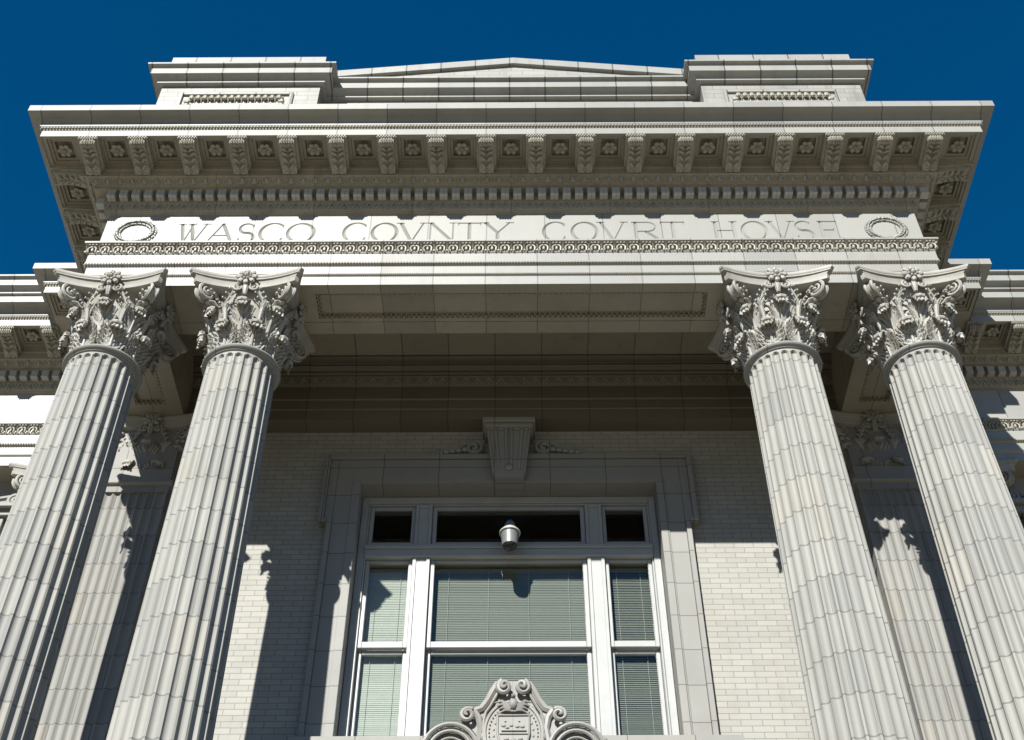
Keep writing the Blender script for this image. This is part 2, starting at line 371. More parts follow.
# the lettered front slab: letters cut 22 mm into it
LZ0, LZ1 = 10.745, 11.085
def arc(cx, cy, rx, ry, a0, a1, n=22): return [(cx+rx*cos(radians(a0+(a1-a0)*i/n)), cy+ry*sin(radians(a0+(a1-a0)*i/n))) for i in range(n+1)]
TK, TN = .120, .060       # thick and thin stroke in units of the letter height
def glyph(ch, w):         # strokes: (points, thickness list or number); x 0..w, y 0..1 (units of height)
    e = TK/2
    if ch == 'C': p = arc(w*.53, .5, w*.5, .5, 48, 312); return [(p, [TN+(TK-TN)*abs(cos(radians(48+264*i/22))) for i in range(23)]), ([(p[-1][0]+.01,p[-1][1]+.12),(p[-1][0]+.01,p[-1][1]-.03)], TN), ([(p[0][0]+.01,p[0][1]+.03),(p[0][0]+.01,p[0][1]-.10)], TN)]
    if ch == 'O': p = arc(w*.5, .5, w*.5-.04, .48, 0, 360, 32); return [(p, [TN+(TK-TN)*abs(cos(radians(360*i/32-20))) for i in range(33)])]
    if ch == 'S':
        p = arc(w*.5, .74, w*.40, .24, 35, 250, 14) + arc(w*.5, .26, w*.44, .26, 75, -150, 14); n = len(p)
        return [(p, [TN+(TK-TN)*(1-abs(i-n/2)/(n/2)) for i in range(n)]), ([(p[-1][0],p[-1][1]+.10),(p[-1][0],p[-1][1]-.04)], TN), ([(p[0][0],p[0][1]+.05),(p[0][0],p[0][1]-.08)], TN)]
    def serif(x, y, s=.13): return ([(x-s, y), (x+s, y)], .045)
    if ch == 'W':
        return [([(.02*w+e,1),(.27*w,0)], TK), ([(.27*w,0),(.50*w,1)], TN), ([(.36*w+e,1),(.62*w,0)], TK), ([(.62*w,0),(.97*w,1)], TN), serif(.03*w+e,.98), serif(.97*w,.98), serif(.38*w+e,.98)]
    if ch == 'A': return [([(.04*w,0),(.52*w,1)], TN), ([(.50*w,1),(.94*w,0)], TK), ([(.20*w,.38),(.78*w,.38)], TN), serif(.04*w,.02), serif(.94*w,.02)]
    if ch == 'V': return [([(.07*w,1),(.52*w,0)], TK), ([(.52*w,0),(.95*w,1)], TN), serif(.07*w,.98), serif(.95*w,.98)]
    if ch == 'N': return [([(.10*w,0),(.10*w,1)], TN), ([(.10*w,1),(.90*w,0)], TK), ([(.90*w,0),(.90*w,1)], TN), serif(.08*w,.98), serif(.90*w,.98), serif(.1*w,.02)]
    if ch == 'T': return [([(.5*w,0),(.5*w,1)], TK), ([(0,.965),(w,.965)], TN), ([(.02*w,1),(.02*w,.84)], TN*.8), ([(.98*w,1),(.98*w,.84)], TN*.8), serif(.5*w,.02)]
    if ch == 'Y': return [([(.05*w,1),(.5*w,.46)], TK), ([(.5*w,.46),(.95*w,1)], TN), ([(.5*w,.5),(.5*w,0)], TK), serif(.06*w,.98), serif(.95*w,.98), serif(.5*w,.02)]
    if ch == 'R':
        return [([(.14*w,0),(.14*w,1)], TK), ([(.0,.965),(.55*w,.965)] + arc(.55*w,.73,.30*w,.235,90,-90,12) + [(.14*w,.495)], TN*1.1), ([(.48*w,.5),(.98*w,0)], TK), serif(.14*w,.02)]
    if ch == 'H': return [([(.12*w,0),(.12*w,1)], TK), ([(.88*w,0),(.88*w,1)], TK), ([(.12*w,.52),(.88*w,.52)], TN), serif(.12*w,.98), serif(.88*w,.98), serif(.12*w,.02), serif(.88*w,.02)]
    if ch == 'E': return [([(.16*w,0),(.16*w,1)], TK), ([(0,.965),(.92*w,.965)], TN), ([(.16*w,.52),(.74*w,.52)], TN), ([(0,.035),(.97*w,.035)], TN), ([(.92*w,1),(.92*w,.84)], TN*.8), ([(.97*w,0),(.97*w,.16)], TN*.8), ([(.74*w,.60),(.74*w,.44)], TN*.8)]
    return []
LET = [('W',-3.635,-3.325),('A',-3.314,-3.01),('S',-2.985,-2.789),('C',-2.745,-2.461),('O',-2.45,-2.135),
       ('C',-1.832,-1.559),('O',-1.527,-1.235),('V',-1.232,-.943),('N',-.913,-.604),('T',-.582,-.332),('Y',-.303,.002),
       ('C',.344,.61),('O',.649,.944),('V',.954,1.248),('R',1.314,1.619),('T',1.629,1.891),
       ('H',2.195,2.456),('O',2.5,2.79),('V',2.801,3.072),('S',3.087,3.293),('E',3.347,3.57)]
LH = LZ1-LZ0
slab = MB(); slab.box(-FX, FX, FY, FY+.028, FZ0, FZ1)
slab_ob = build('inscription_frieze', slab, M['frieze'], H, smooth=0)
slab_ob['label'] = 'frieze slab incised with the words WASCO COVNTY COVRT HOVSE'
cut = MB()
kk = 0
for ch, x0, x1 in LET:
    for pts, th in glyph(ch, (x1-x0)/LH):
        n = len(pts); th = th if isinstance(th, list) else [th]*n
        P = [Vector((x0+p[0]*LH, LZ0+p[1]*LH)) for p in pts]
        closed = (P[0]-P[-1]).length < 1e-4
        if closed: P = P[:-1]; th = th[:-1]; n -= 1
        Lp, Rp = [], []
        for i in range(n):
            a = P[(i-1) % n] if (closed or i > 0) else P[i]; b = P[(i+1) % n] if (closed or i < n-1) else P[i]
            d = (b-a).normalized(); q = Vector((-d.y, d.x))*th[i]*LH/2
            Lp.append(P[i]+q); Rp.append(P[i]-q)
        kk += 1
        vs = []
        for i, (l, r) in enumerate(zip(Lp, Rp)):
            wd = (l-r).length; d = wd*.46 + (kk % 9)*.00015; e = (l-r).normalized()*(wd/2)*(.012/d); c_ = (l+r)/2
            vs += [(l.x+e.x, FY-.012, l.y+e.y), (r.x-e.x, FY-.012, r.y-e.y), (c_.x, FY+d, c_.y)]
        fs = []
        for i in range(n if closed else n-1):
            o, o2 = 3*i, 3*((i+1) % n)
            for c in range(3): fs.append((o+c, o+(c+1) % 3, o2+(c+1) % 3, o2+c))
        if not closed: fs += [(0,1,2), (3*n-1,3*n-2,3*n-3)]
        cut.add(vs, fs)
cut_ob = build('letter_cutter', cut, M['frieze'], H, smooth=0)
md = slab_ob.modifiers.new('cut', 'BOOLEAN'); md.operation = 'DIFFERENCE'; md.object = cut_ob; md.solver = 'EXACT'; md.use_self = True
dg = bpy.context.evaluated_depsgraph_get()
me2 = bpy.data.meshes.new_from_object(slab_ob.evaluated_get(dg)); slab_ob.modifiers.clear(); slab_ob.data = me2
bpy.data.objects.remove(cut_ob, do_unlink=True)
# wreaths
def wreath(cx):
    mb = MB(); rng = random.Random(int(cx*100)+900)
    z0 = 10.925; rx, rz = .195, .175
    for k in range(40):
        a = 2*pi*k/40
        for q in (-1, 0, 1):
            rr = 1 + q*.14; aa = a + rng.uniform(-.04,.04)
            c = (cx+rx*rr*cos(aa), FY-.006-(.014 if q == 0 else 0)-rng.uniform(0,.008), z0+rz*rr*sin(aa))
            R = Matrix.Rotation(-aa - (.5 if q > 0 else -.5 if q < 0 else 0), 3, 'Y')
            mb.sphere(c, .010, .011, .024, 6, 4, M=R)
    pts = [(cx+rx*cos(2*pi*k/40), FY-.006, z0+rz*sin(2*pi*k/40)) for k in range(41)]
    mb.tube(pts, .013, 6)
    return mb
for cx, lab in ((-4.095, 'carved wreath left of the inscription'), (4.078, 'carved wreath right of the inscription')):
    o = build('wreath', wreath(cx), M['block'], frz); o['label'] = lab

# cornice ----------------------------------------------------------
m = MB(); m.sweep([(0,11.230),(.018,11.230),(.018,11.240),(.030,11.244),(.033,11.258),(.045,11.266),(.058,11.295),(.062,11.32),(.072,11.355),(.08,11.362),(.08,11.376),
                   (.082,11.380),(.082,11.491),(.19,11.491),(.19,11.51),(.198,11.512),(.215,11.53),(.25,11.56),(.268,11.575),(.290,11.578),(.290,11.592),(.288,11.594),(.288,11.675),
                   (.300,11.690),(.300,11.752)], PATH)
cornice = build('cornice', m, M['orn2'], H)
m = MB(); m.sweep([(.706,11.750),(.706,11.733),(.712,11.729),(.716,11.733),(.716,11.840),(.722,11.843),(.722,11.856),(.740,11.876),(.748,11.886),
                   (.750,11.896),(.748,11.912),(.750,11.934),(.757,11.952),(.770,11.966),(.795,11.982),(.830,11.989),(.862,11.993),(.870,11.995),
                   (.878,11.998),(.878,12.100),(.871,12.104),(.30,12.12),(-.35,12.13)], PATH)
build('corona', m, M['block'], cornice)
# egg and dart
def egg_unit():
    u = MB(); w = .1365
    R = Matrix.Rotation(radians(-40), 3, 'X')
    u.sphere((0,.238,11.548), .027,.026,.036, 8, 5, M=R)
    u.tube([(.042*cos(a), .238+.030*sin(a)*.6+.008, 11.552+.036*sin(a)) for a in [radians(x) for x in (150,190,230,270,310,350,390)]], .009, 5)
    u.tube([(w/2,.262,11.575),(w/2,.238,11.545),(w/2,.205,11.518)], [.012,.010,.003], 4)
    return u
m = MB(); run(m, egg_unit(), .1365, .24, 7.4); build('egg_and_dart_moulding', m, M['orn'], cornice)
def leaf_unit():
    u = MB(); w = .1365/2
    f = lambda z: .034 + (z-11.256)/(11.362-11.256)*.044
    def p(x, z, d=.011): return (x, f(z)+d, z)
    for s in (-1, 1): u.tube([p(s*w*.98,11.270), p(s*w*.62,11.292), p(s*w*.3,11.325), p(0,11.352)], [.011,.010,.009,.008], 5)
    u.tube([p(0,11.268), p(0,11.292), p(0,11.318)], [.016,.013,.003], 5)
    u.sphere(p(w*.98,11.335,.004), .013,.010,.018, 6, 4)
    return u
m = MB(); run(m, leaf_unit(), .1365, .06, 7.4); build('leaf_moulding', m, M['orn2'], cornice)
cb = MB(); cb.sphere((0,.735,11.866), .014,.014,.015, 6, 4)
m = MB(); run(m, cb, .034, .738, 7.2); build('bead_moulding', m, M['orn'], cornice)
# dentils: each a block of its own on the front, the short returns as one course
DEN = MB(); DEN.cbox(-.0445,.0445,-.001,.093,11.377,11.4905,.004)
den_first = None
nd = 0
for k in range(-33, 33):
    x = (k+.5)*.1365
    if den_first is None:
        mb = MB(); mb.inst(DEN, (x, FY-.082, 0), (-1,0,0), (0,-1,0)); den_first = build('dentil', mb, M['clean'], cornice, org=(x, FY-.13, 11.43)); x_first = x
    else: dup(den_first, (x-x_first, 0, 0), cornice)
    nd += 1
for i, (a, t, l) in enumerate(segs()):
    if i in (4, 1, 7): continue
    n = Vector((t.y, -t.x, 0)); e = convex(i); s0, s1 = -.165*e[0], l+.165*e[1]
    k = int((s1-s0)/.1365); m = MB()
    for j in range(k):
        c = a + t*(s0+.05+.1365*j) + n*.082
        if abs(c.x) > 7.3: continue
        m.inst(DEN, c, -t, n)
    build('dentil_course', m, M['clean'], cornice)
# modillions
def modillion_unit():
    u = MB(); hw = .080
    top = 11.709
    und = [(.288,11.597),(.325,11.590),(.36,11.597),(.41,11.618),(.47,11.637),(.53,11.640),(.58,11.628),(.615,11.612),(.645,11.606),(.672,11.616),(.686,11.640),(.682,11.662)]
    poly = [(.288,top)] + und + [(.690,11.668),(.690,top)]
    u.prism(poly, lambda p, t: (t, p[0], p[1]), -hw, hw)
    # cap plate with a little row of leaves
    u.box(-.108,.108,.288,.704,11.672,11.706)
    for k in range(7):
        u.sphere((-.090+.030*k,.706,11.688), .014,.010,.014, 6, 4)
        u.sphere((-.078+.026*k,.694,11.668), .012,.010,.010, 5, 3)
    # nose ribs
    for k in range(5): u.tube([(-.054+.027*k,.690,11.655),(-.054+.027*k,.692,11.632),(-.054+.027*k,.676,11.606),(-.054+.027*k,.645,11.598)], [.010,.013,.012,.006], 5)
    # side scrolls
    for s in (-1, 1):
        for (cy_, cz_, r0) in ((.650,11.640,.030),(.345,11.640,.042)):
            pts = [(s*hw, cy_+r0*(1-k/17)*cos(.7*k), cz_+r0*(1-k/17)*sin(.7*k)) for k in range(14)]
            u.tube(pts, .007, 4)
    # acanthus leaf under it: a stem, curling lobes both sides, a calyx near the wall
    def uz(y):
        for (a, b), (c, d) in zip(und[:-1], und[1:]):
            if a <= y <= c: return b + (d-b)*(y-a)/(c-a)
        return 11.6
    u.tube([(0,y,uz(y)-.006) for y in (.33,.40,.47,.54,.60)], [.010,.010,.009,.008,.006], 5)
    for s in (-1, 1):
        for y0, ln, dz in ((.36,.055,.0),(.43,.060,.0),(.50,.058,.0),(.56,.046,.0)):
            pts = [(s*(.008+ln*k/5*.95), y0+.05*sin(k/5*1.6), uz(min(.68, y0+.05*sin(k/5*1.6)))-.006-.016*sin(k/5*pi)) for k in range(6)]
            u.tube(pts, [.007,.014,.018,.018,.014,.006], 5)
            u.sphere((s*(.008+ln*.9), y0+.035, uz(y0+.035)-.010), .015,.016,.014, 6, 4)
        u.sphere((s*.034,.315,11.588), .026,.020,.012, 8, 4)
    u.v = [(x, y, z + .037*(1 if z > 11.70 else max(0, min(1, (y-.288)/.40)))) for x, y, z in u.v]
    return u
MOD = modillion_unit()
COF_N0, COF_N1 = .300, .706
def coffer_unit(hx, n0=COF_N0, n1=COF_N1, side=.040):
    """soffit tile with a stepped sinking, local x along, y outward; hx half length, side = plain border at the ends"""
    u = MB(); zs = 11.742
    cx = (n0+n1)/2
    rects = []
    w0 = hx-side; h0 = (n1-n0)/2
    sq = min(.160, w0)
    levels = [(hx, h0, zs), (sq, h0-.030, zs), (sq-.006, h0-.036, zs+.022), (sq-.030, h0-.060, zs+.022), (sq-.036, h0-.066, zs+.044), (sq-.064, h0-.094, zs+.044), (sq-.068, h0-.098, zs+.085), (.0, .0, zs+.085)]
    vs = []; fs = []
    for a, b, z in levels: vs += [(-a, cx-b, z), (a, cx-b, z), (a, cx+b, z), (-a, cx+b, z)]
    for i in range(len(levels)-1):
        for c in range(4): fs.append((4*i+c, 4*i+(c+1) % 4, 4*i+4+(c+1) % 4, 4*i+4+c))
    return u.add(vs, fs)
def rosette_unit():
    u = MB(); z = 11.772; cx = (COF_N0+COF_N1)/2
    for k in range(6):
        a = 2*pi*k/6
        R = Matrix.Rotation(a, 3, 'Z') @ Matrix.Rotation(radians(22), 3, 'Y')
        u.sphere((.050*cos(a), cx+.050*sin(a), z), .036,.031,.018, 8, 5, M=R)
    u.sphere((0,cx,z-.014), .024,.024,.022, 8, 5)
    for k in range(6):
        a = 2*pi*(k+.5)/6; u.sphere((.03*cos(a), cx+.03*sin(a), z-.004), .012,.012,.010, 5, 3)
    return u
ROS = rosette_unit()
protos = {}
def place(name, unit, mat, c, t, n, key):
    """first of each kind and direction is built, later ones share its mesh"""
    k = (key, round(t.x,2), round(t.y,2))
    if k in protos:
        src, c0 = protos[k]; return dup(src, c-c0, cornice)
    mb = MB(); mb.inst(unit, c, -t, n)
    o = build(name, mb, mat, cornice, org=(c.x+n.x*.5, c.y+n.y*.5, 11.70)); protos[k] = (o, c.copy()); return o
fill = MB()
def filler(x0, x1, y0, y1): build('soffit_slab', MB().add([(x0,y0,11.742),(x1,y0,11.742),(x1,y1,11.742),(x0,y1,11.742)], [(0,1,2,3)]), M['soffit'], cornice, smooth=0)
COF = coffer_unit(PIT/2)
TX, NF = Vector((1,0,0)), Vector((0,-1,0))
for k in range(18): place('modillion', MOD, M['orn'], Vector(((k-8.5)*PIT, FY, 0)), TX, NF, 'mod')
for k in range(17):
    c = Vector(((k-8)*PIT, FY, 0))
    place('coffer', COF, M['soffit'], c, TX, NF, 'cof'); place('rosette', ROS, M['orn'], c, TX, NF, 'ros')
CC = coffer_unit((COF_N1-COF_N0)/2)
for s in (-1, 1):
    c = Vector((s*(FX+(COF_N0+COF_N1)/2), FY, 0))
    place('coffer', CC, M['soffit'], c, TX, NF, 'cornercof'); place('rosette', ROS, M['orn'], c, TX, NF, 'ros')
    xa, xb = sorted((s*8.5*PIT, s*(FX+COF_N0))); filler(xa, xb, FY-COF_N1, FY-COF_N0)
    # returns towards the building
    t = Vector((0, -1, 0) if s < 0 else (0, 1, 0)); n = Vector((s,0,0))
    y = FY-COF_N0+.10
    for k in range(4):
        if y > 1.15: break
        c = Vector((s*FX, y, 0)); place('modillion', MOD, M['orn'], c, t, n, 'mod')
        c2 = Vector((s*FX, y+PIT/2, 0))
        if y+PIT/2 < 1.35: place('coffer', COF, M['soffit'], c2, t, n, 'cof'); place('rosette', ROS, M['orn'], c2, t, n, 'ros')
        y += PIT
    xa, xb = sorted((s*(FX+COF_N0), s*(FX+COF_N1)))
    filler(xa, xb, FY-COF_N0, FY-COF_N0+.10-0); 
    filler(xa, xb, y-PIT+0.0, 1.9-COF_N0) if y-PIT > FY-COF_N0+.1+PIT*2.9 else None
    filler(xa, xb, FY-COF_N0+.10+PIT*3, 1.9-COF_N0)
    # pavilion: corner coffer, then plain to the portico
    c = Vector((s*(PX+(COF_N0+COF_N1)/2), PY, 0))
    place('coffer', CC, M['soffit'], c, TX, NF, 'cornercof'); place('rosette', ROS, M['orn'], c, TX, NF, 'ros')
    xa, xb = sorted((s*(FX+COF_N0), s*(PX+COF_N0))); filler(xa, xb, PY-COF_N1, PY-COF_N0)
    c = Vector((s*(PX+.17), PY, 0)); place('modillion', MOD, M['orn'], c, TX, NF, 'mod')
    xa, xb = sorted((s*(PX+COF_N0), s*(PX+COF_N1))); filler(xa, xb, PY-COF_N0, WY-COF_N0)
    # wing
    x = 5.79
    for k in range(5):
        c = Vector((s*x, WY, 0)); place('modillion', MOD, M['orn'], c, TX, NF, 'mod')
        c2 = Vector((s*(x+PIT/2), WY, 0)); place('coffer', COF, M['soffit'], c2, TX, NF, 'cof'); place('rosette', ROS, M['orn'], c2, TX, NF, 'ros')
        x += PIT
    xa, xb = sorted((s*(PX+COF_N1+.0005), s*5.79)); filler(xa, xb, WY-COF_N1, WY-COF_N0)
    xa, xb = sorted((s*x, s*11)); filler(xa, xb, WY-COF_N1, WY-COF_N0)
# solid core behind the entablature and roof deck
m = MB(); m.box(-FX+.06, FX-.06, FY+.06, 2.2, 10.96, 12.05); m.box(-PX+.06, PX-.06, 1.97, 2.6, 10.2, 12.05); m.box(-11, 11, 2.56, 9, 10.2, 12.05)
build('roof', m, M['dark'], H, smooth=0)

# beam soffits, ceiling of the porch --------------------------------
SZ = 10.036; BX0, BX1 = 3.765, 4.45
def panel_soffit(x0, x1, y0, y1, px0, px1, py0, py1):
    """slab from z 10.036 up with a sunk panel and its moulded border"""
    s_ = MB(); o_ = MB(); z1 = SZ+.10
    s_.box(x0,px0,y0,y1,SZ,z1); s_.box(px1,x1,y0,y1,SZ,z1); s_.box(px0,px1,y0,py0,SZ,z1); s_.box(px0,px1,py1,y1,SZ,z1)
    s_.add([(px0,py0,SZ+.045),(px1,py0,SZ+.045),(px1,py1,SZ+.045),(px0,py1,SZ+.045)], [(0,1,2,3)])
    P_ = [(px0,py0),(px1,py0),(px1,py1),(px0,py1)]
    for i in range(4):
        a = Vector((*P_[i],0)); b = Vector((*P_[(i+1) % 4],0)); d = b-a; t = d.normalized(); n = Vector((-t.y,t.x,0)); k = max(1, round(d.length/.055))
        for j in range(k):
            c = a + t*(d.length*(j+.5)/k)
            o_.sphere(c+n*.012+Vector((0,0,SZ+.012)), .019 if abs(t.x) > .5 else .012, .012 if abs(t.x) > .5 else .019, .018, 6, 4)
            o_.tube([c+n*.02+t*.027+Vector((0,0,SZ+.005)), c+n*.035+t*.027+Vector((0,0,SZ+.042))], [.006,.010], 4)
    return s_, o_
s1, o1 = panel_soffit(-FX+.004, FX-.004, FY+.004, .178, -2.05, 2.05, -.215, .128)
s1.box(-FX+.004, FX-.004, .183, .344, SZ-.004, SZ+.10); s1.box(-FX+.004,FX-.004,.1785,.1825,SZ+.02,SZ+.09)
for s in (-1, 1):
    xa, xb = sorted((s*BX0, s*(BX1-.004))); s2, o2 = panel_soffit(xa, xb, .3441, 1.68, xa+.17, xb-.17, .62, 1.42)
    so_ = build('beam_soffit', s2, M['soffit'], H, smooth=0); build('panel_moulding', o2, M['orn2'], so_)
sof = build('portico_soffit', s1, M['soffit'], H, smooth=0)
build('panel_moulding', o1, M['orn2'], sof)
inner = [(BX0, .344), (-BX0, .344)]
m = MB(); m.box(-BX0, BX0, .30, .344, SZ+.10, 10.95); m.box(-FX+.05,-BX0,.344,1.75,SZ+.10,10.95); m.box(BX0,FX-.05,.344,1.75,SZ+.10,10.95)
build('beam', m, M['ceiling'], H, smooth=0)
m = MB(); m.box(-BX0, BX0, .344, 1.75, 10.85, 10.95)
build('porch_ceiling', m, M['ceiling'], H, smooth=0)
# wall entablature inside the porch
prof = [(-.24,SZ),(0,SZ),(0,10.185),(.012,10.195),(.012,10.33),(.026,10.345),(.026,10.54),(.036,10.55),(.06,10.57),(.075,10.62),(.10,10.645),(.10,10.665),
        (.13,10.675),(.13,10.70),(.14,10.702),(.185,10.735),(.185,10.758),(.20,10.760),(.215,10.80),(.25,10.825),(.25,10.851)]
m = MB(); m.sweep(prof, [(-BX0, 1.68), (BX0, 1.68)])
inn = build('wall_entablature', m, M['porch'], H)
u = MB()
for s in (-1, 1): u.tube([(s*.055,.045,10.56),(s*.03,.062,10.59),(0,.085,10.63)], [.009,.008,.006], 5)
u.tube([(0,.045,10.56),(0,.07,10.60)], [.014,.004], 5)
m = MB()
for k in range(-27, 28): m.inst(u, (k*.1365, 1.68, 0), (1,0,0), (0,-1,0))
build('leaf_moulding', m, M['orn2'], inn)

# ----------------------------------------------------------------- walls
WCX = -.045
m = MB(); WB = -1.7
m.box(-PX, WCX-1.64, PY, PY+.35, WB, SZ+.3); m.box(WCX+1.64, PX, PY, PY+.35, WB, SZ+.3)
m.box(WCX-1.64, WCX+1.64, PY, PY+.35, 9.18, SZ+.3); m.box(WCX-1.64, WCX+1.64, PY, PY+.35, WB, 5.9)
m.box(-PX, -PX+.3, PY+.35, 2.76, WB, SZ+.3); m.box(PX-.3, PX, PY+.35, 2.76, WB, SZ+.3)
build('brick_wall', m, M['brick'], H, smooth=0)
for q in (-1, 1):
    xa, xb = sorted((q*11, q*PX)); m = MB(); m.box(xa, xb, 2.75, 3.0, WB, 10.3)
    wing = build('wing_wall', m, M['casing'], H, smooth=0)
    m = MB(); xe, xf = sorted((q*11, q*(PX-.3))); m.box(xe, xf, 2.446, 2.749, SZ+.002, SZ+.09); xc, xd = sorted((q*(PX-.006), q*(FX+.001))); m.box(xc, xd, PY+.006, 2.444, SZ+.003, SZ+.09)
    build('wing_soffit', m, M['soffit'], wing, smooth=0)
# room behind the window
m = MB(); x0, x1, y0, y1, z0, z1 = -3, 3, 2.252, 7, 5.2, 9.6
m.add([(x0,y0,z0),(x1,y0,z0),(x1,y1,z0),(x0,y1,z0),(x0,y0,z1),(x1,y0,z1),(x1,y1,z1),(x0,y1,z1)], [(0,1,2,3),(4,5,6,7),(1,2,6,5),(2,3,7,6),(3,0,4,7)])
build('room_interior', m, M['dark'], H, smooth=0)

# window casing of terracotta with ears, hung keystone, scrolls ----------
m = MB(); C0 = 1.80
HI, HO, HE = 1.63, 1.955, 2.047; ZT, ZI, ZE = 9.578, 9.173, 8.665; ZS = 5.965
def cas(x0, x1, z0, z1, y0=C0, y1=2.03):
    m.cbox(WCX+min(x0,x1), WCX+max(x0,x1), y0, y1, z0, z1, .004)
for s in (-1, 1):
    cas(s*HI, s*(HO-.055), ZS, ZI)                       # inner band of the jamb
    cas(s*(HO-.053), s*HO, ZS, ZE, C0-.03)               # raised outer fillet below the ear
    cas(s*(HO-.053), s*(HE-.055), ZE, ZT-.06)            # the ear
    cas(s*(HE-.053), s*HE, ZE-.045, ZT, C0-.03)
    cas(s*(HO+.002), s*(HE-.055), ZE-.045, ZE-.002, C0-.03)
    cas(s*HI, s*(HI+.09), ZS, ZI-.002, C0-.012, C0-.001)
cas(-(HO-.055), HO-.055, ZI, ZT-.06)
cas(-(HE-.055), HE-.055, ZT-.058, ZT, C0-.03)
cas(-HI-.088, HI+.088, ZI+.002, ZI+.09, C0-.012, C0-.001)
casing = build('window_casing', m, M['casing'], H)
casing['label'] = 'eared white terracotta surround framing the wide window'
m = MB(); kx = -.04
for (h0, h1, zz0, zz1, yf0, yf1) in ((.165,.238,ZI-.012,9.84,1.70,1.62),):
    vs = []
    for z, h, yf in ((zz0,h0,yf0),(zz1,h1,yf1)): vs += [(kx-h,yf,z),(kx+h,yf,z),(kx+h,1.9,z),(kx-h,1.9,z)]
    m.add(vs, [(0,1,2,3),(4,5,6,7),(0,1,5,4),(1,2,6,5),(2,3,7,6),(3,0,4,7)])
    for q in (-.55, -.12, .12, .55):          # vertical reeds on its face
        m.tube([(kx+q*h0*1.2, yf0-.004, zz0+.10), (kx+q*h1*1.15, yf1-.006, zz1-.01)], .022, 6)
    for s in (-1, 1): m.tube([(kx+s*h0, yf0-.002, zz0+.02), (kx+s*h1*1.0, yf1-.004, zz1-.01)], .016, 6)
    m.sphere((kx, 1.675, zz0+.13), .05, .035, .05, 8, 5)
m.cbox(kx-.30, kx+.30, 1.575, 1.9, 9.905, 9.975, .01); m.cbox(kx-.275, kx+.275, 1.60, 1.9, 9.842, 9.904, .014)
build('keystone', m, M['casing'], casing, smooth=40)
def spiral(cx, cz, y, r0, turns, a0, sgn, n=26): return [(cx+sgn*r0*(1-.85*k/n)*cos(a0+turns*2*pi*k/n), y, cz+r0*(1-.85*k/n)*sin(a0+turns*2*pi*k/n)) for k in range(n+1)]
for s in (-1, 1):
    m = MB(); y = 1.80
    m.tube(spiral(kx+s*.40, 9.70, y, .105, 1.6, pi*.5, s), [.026]*27, 6, .9)
    m.tube([(kx+s*(.40+.10*k), y, 9.805-.20*(k/4.5)**.8+.02*sin(k*2)) for k in range(6)], [.024,.030,.034,.030,.024,.016], 6)
    m.tube(spiral(kx+s*.80, 9.645, y, .055, 1.4, pi*.8, s), [.016]*27, 6)
    for k in range(5): m.sphere((kx+s*(.50+.07*k), y-.01, 9.66-.012*k), .04,.03,.035, 8, 5)
    m.box(min(kx+s*.3,kx+s*.86), max(kx+s*.3,kx+s*.86), 1.81, 1.9, ZT+.001, 9.62)
    o = build('scroll_ornament', m, M['casing'], casing); o['label'] = 'carved scroll %s of the keystone' % ('left' if s < 0 else 'right')
# sill ledge (top of the door hood below)
m = MB(); m.sweep([(-.0,5.70),(.12,5.72),(.12,5.76),(.20,5.80),(.26,5.86),(.30,5.87),(.30,5.955),(.29,5.963),(-.45,5.985)], [(-1.88,2.30),(-1.88,1.9),(1.80,1.9),(1.80,2.30)])
ledge = build('window_ledge', m, M['casing'], H)

# window ------------------------------------------------------------
win = MB()
def wb(x0, x1, y0, y1, z0, z1, c=.005): win.cbox(WCX+x0, WCX+x1, y0, y1, z0, z1, c)
yf = 2.04
ZB0 = 5.99
wb(-1.628,-1.555, yf, 2.25, ZB0, ZI-.001); wb(1.555, 1.628, yf, 2.25, ZB0, ZI-.001); wb(-1.554, 1.554, yf, 2.25, 9.085, ZI-.001)
wb(-1.554,-1.535, yf+.018, 2.24, ZB0, 9.084); wb(1.535,1.554, yf+.018, 2.24, ZB0, 9.084); wb(-1.534,1.534, yf+.018, 2.24, 9.068, 9.084)
window = build('window', win, M['paint'], H)
window['label'] = 'wide white wooden window in nine panes with transom lights'
tb = MB(); tb.cbox(WCX-1.553, WCX+1.553, yf-.02, 2.25, 8.33, 8.50, .008); tb.cbox(WCX-1.553, WCX+1.553, yf-.045, yf-.021, 8.425, 8.475, .008)
build('transom_bar', tb, M['paint'], window)
for s in (-1, 1):
    for z0, z1 in ((ZB0, 8.329), (8.501, 9.067)):
        mu = MB(); xa, xb = WCX+s*.935-.092, WCX+s*.935+.092
        mu.box(xa, xb, yf+.012, 2.25, z0, z1)
        mu.cbox(xa, xa+.038, yf-.003, yf+.0115, z0, z1, .004); mu.cbox(xb-.038, xb, yf-.003, yf+.0115, z0, z1, .004)
        if z0 > 8: mu.cbox(xa+.0385, xb-.0385, yf-.003, yf+.0115, z0, z0+.05, .004); mu.cbox(xa+.0385, xb-.0385, yf-.003, yf+.0115, z1-.05, z1, .004)
        build('mullion', mu, M['paint'], window)
def sash(x0, x1, z0, z1, y0, st, rt, rb, nm):
    """glazed frame with stiles st, top rail rt and bottom rail rb; returns the sash with its pane"""
    b = MB(); X0, X1 = WCX+x0, WCX+x1
    b.cbox(X0, X0+st, y0, y0+.05, z0, z1, .006); b.cbox(X1-st, X1, y0, y0+.05, z0, z1, .006)
    b.cbox(X0+st, X1-st, y0, y0+.05, z1-rt, z1, .006); b.cbox(X0+st, X1-st, y0, y0+.05, z0, z0+rb, .006)
    o = build(nm, b, M['paint'], window)
    p = MB(); p.box(X0+st-.004, X1-st+.004, y0+.022, y0+.028, z0+rb-.004, z1-rt+.004)
    build('pane', p, M['glass'], window, smooth=0)
    return o
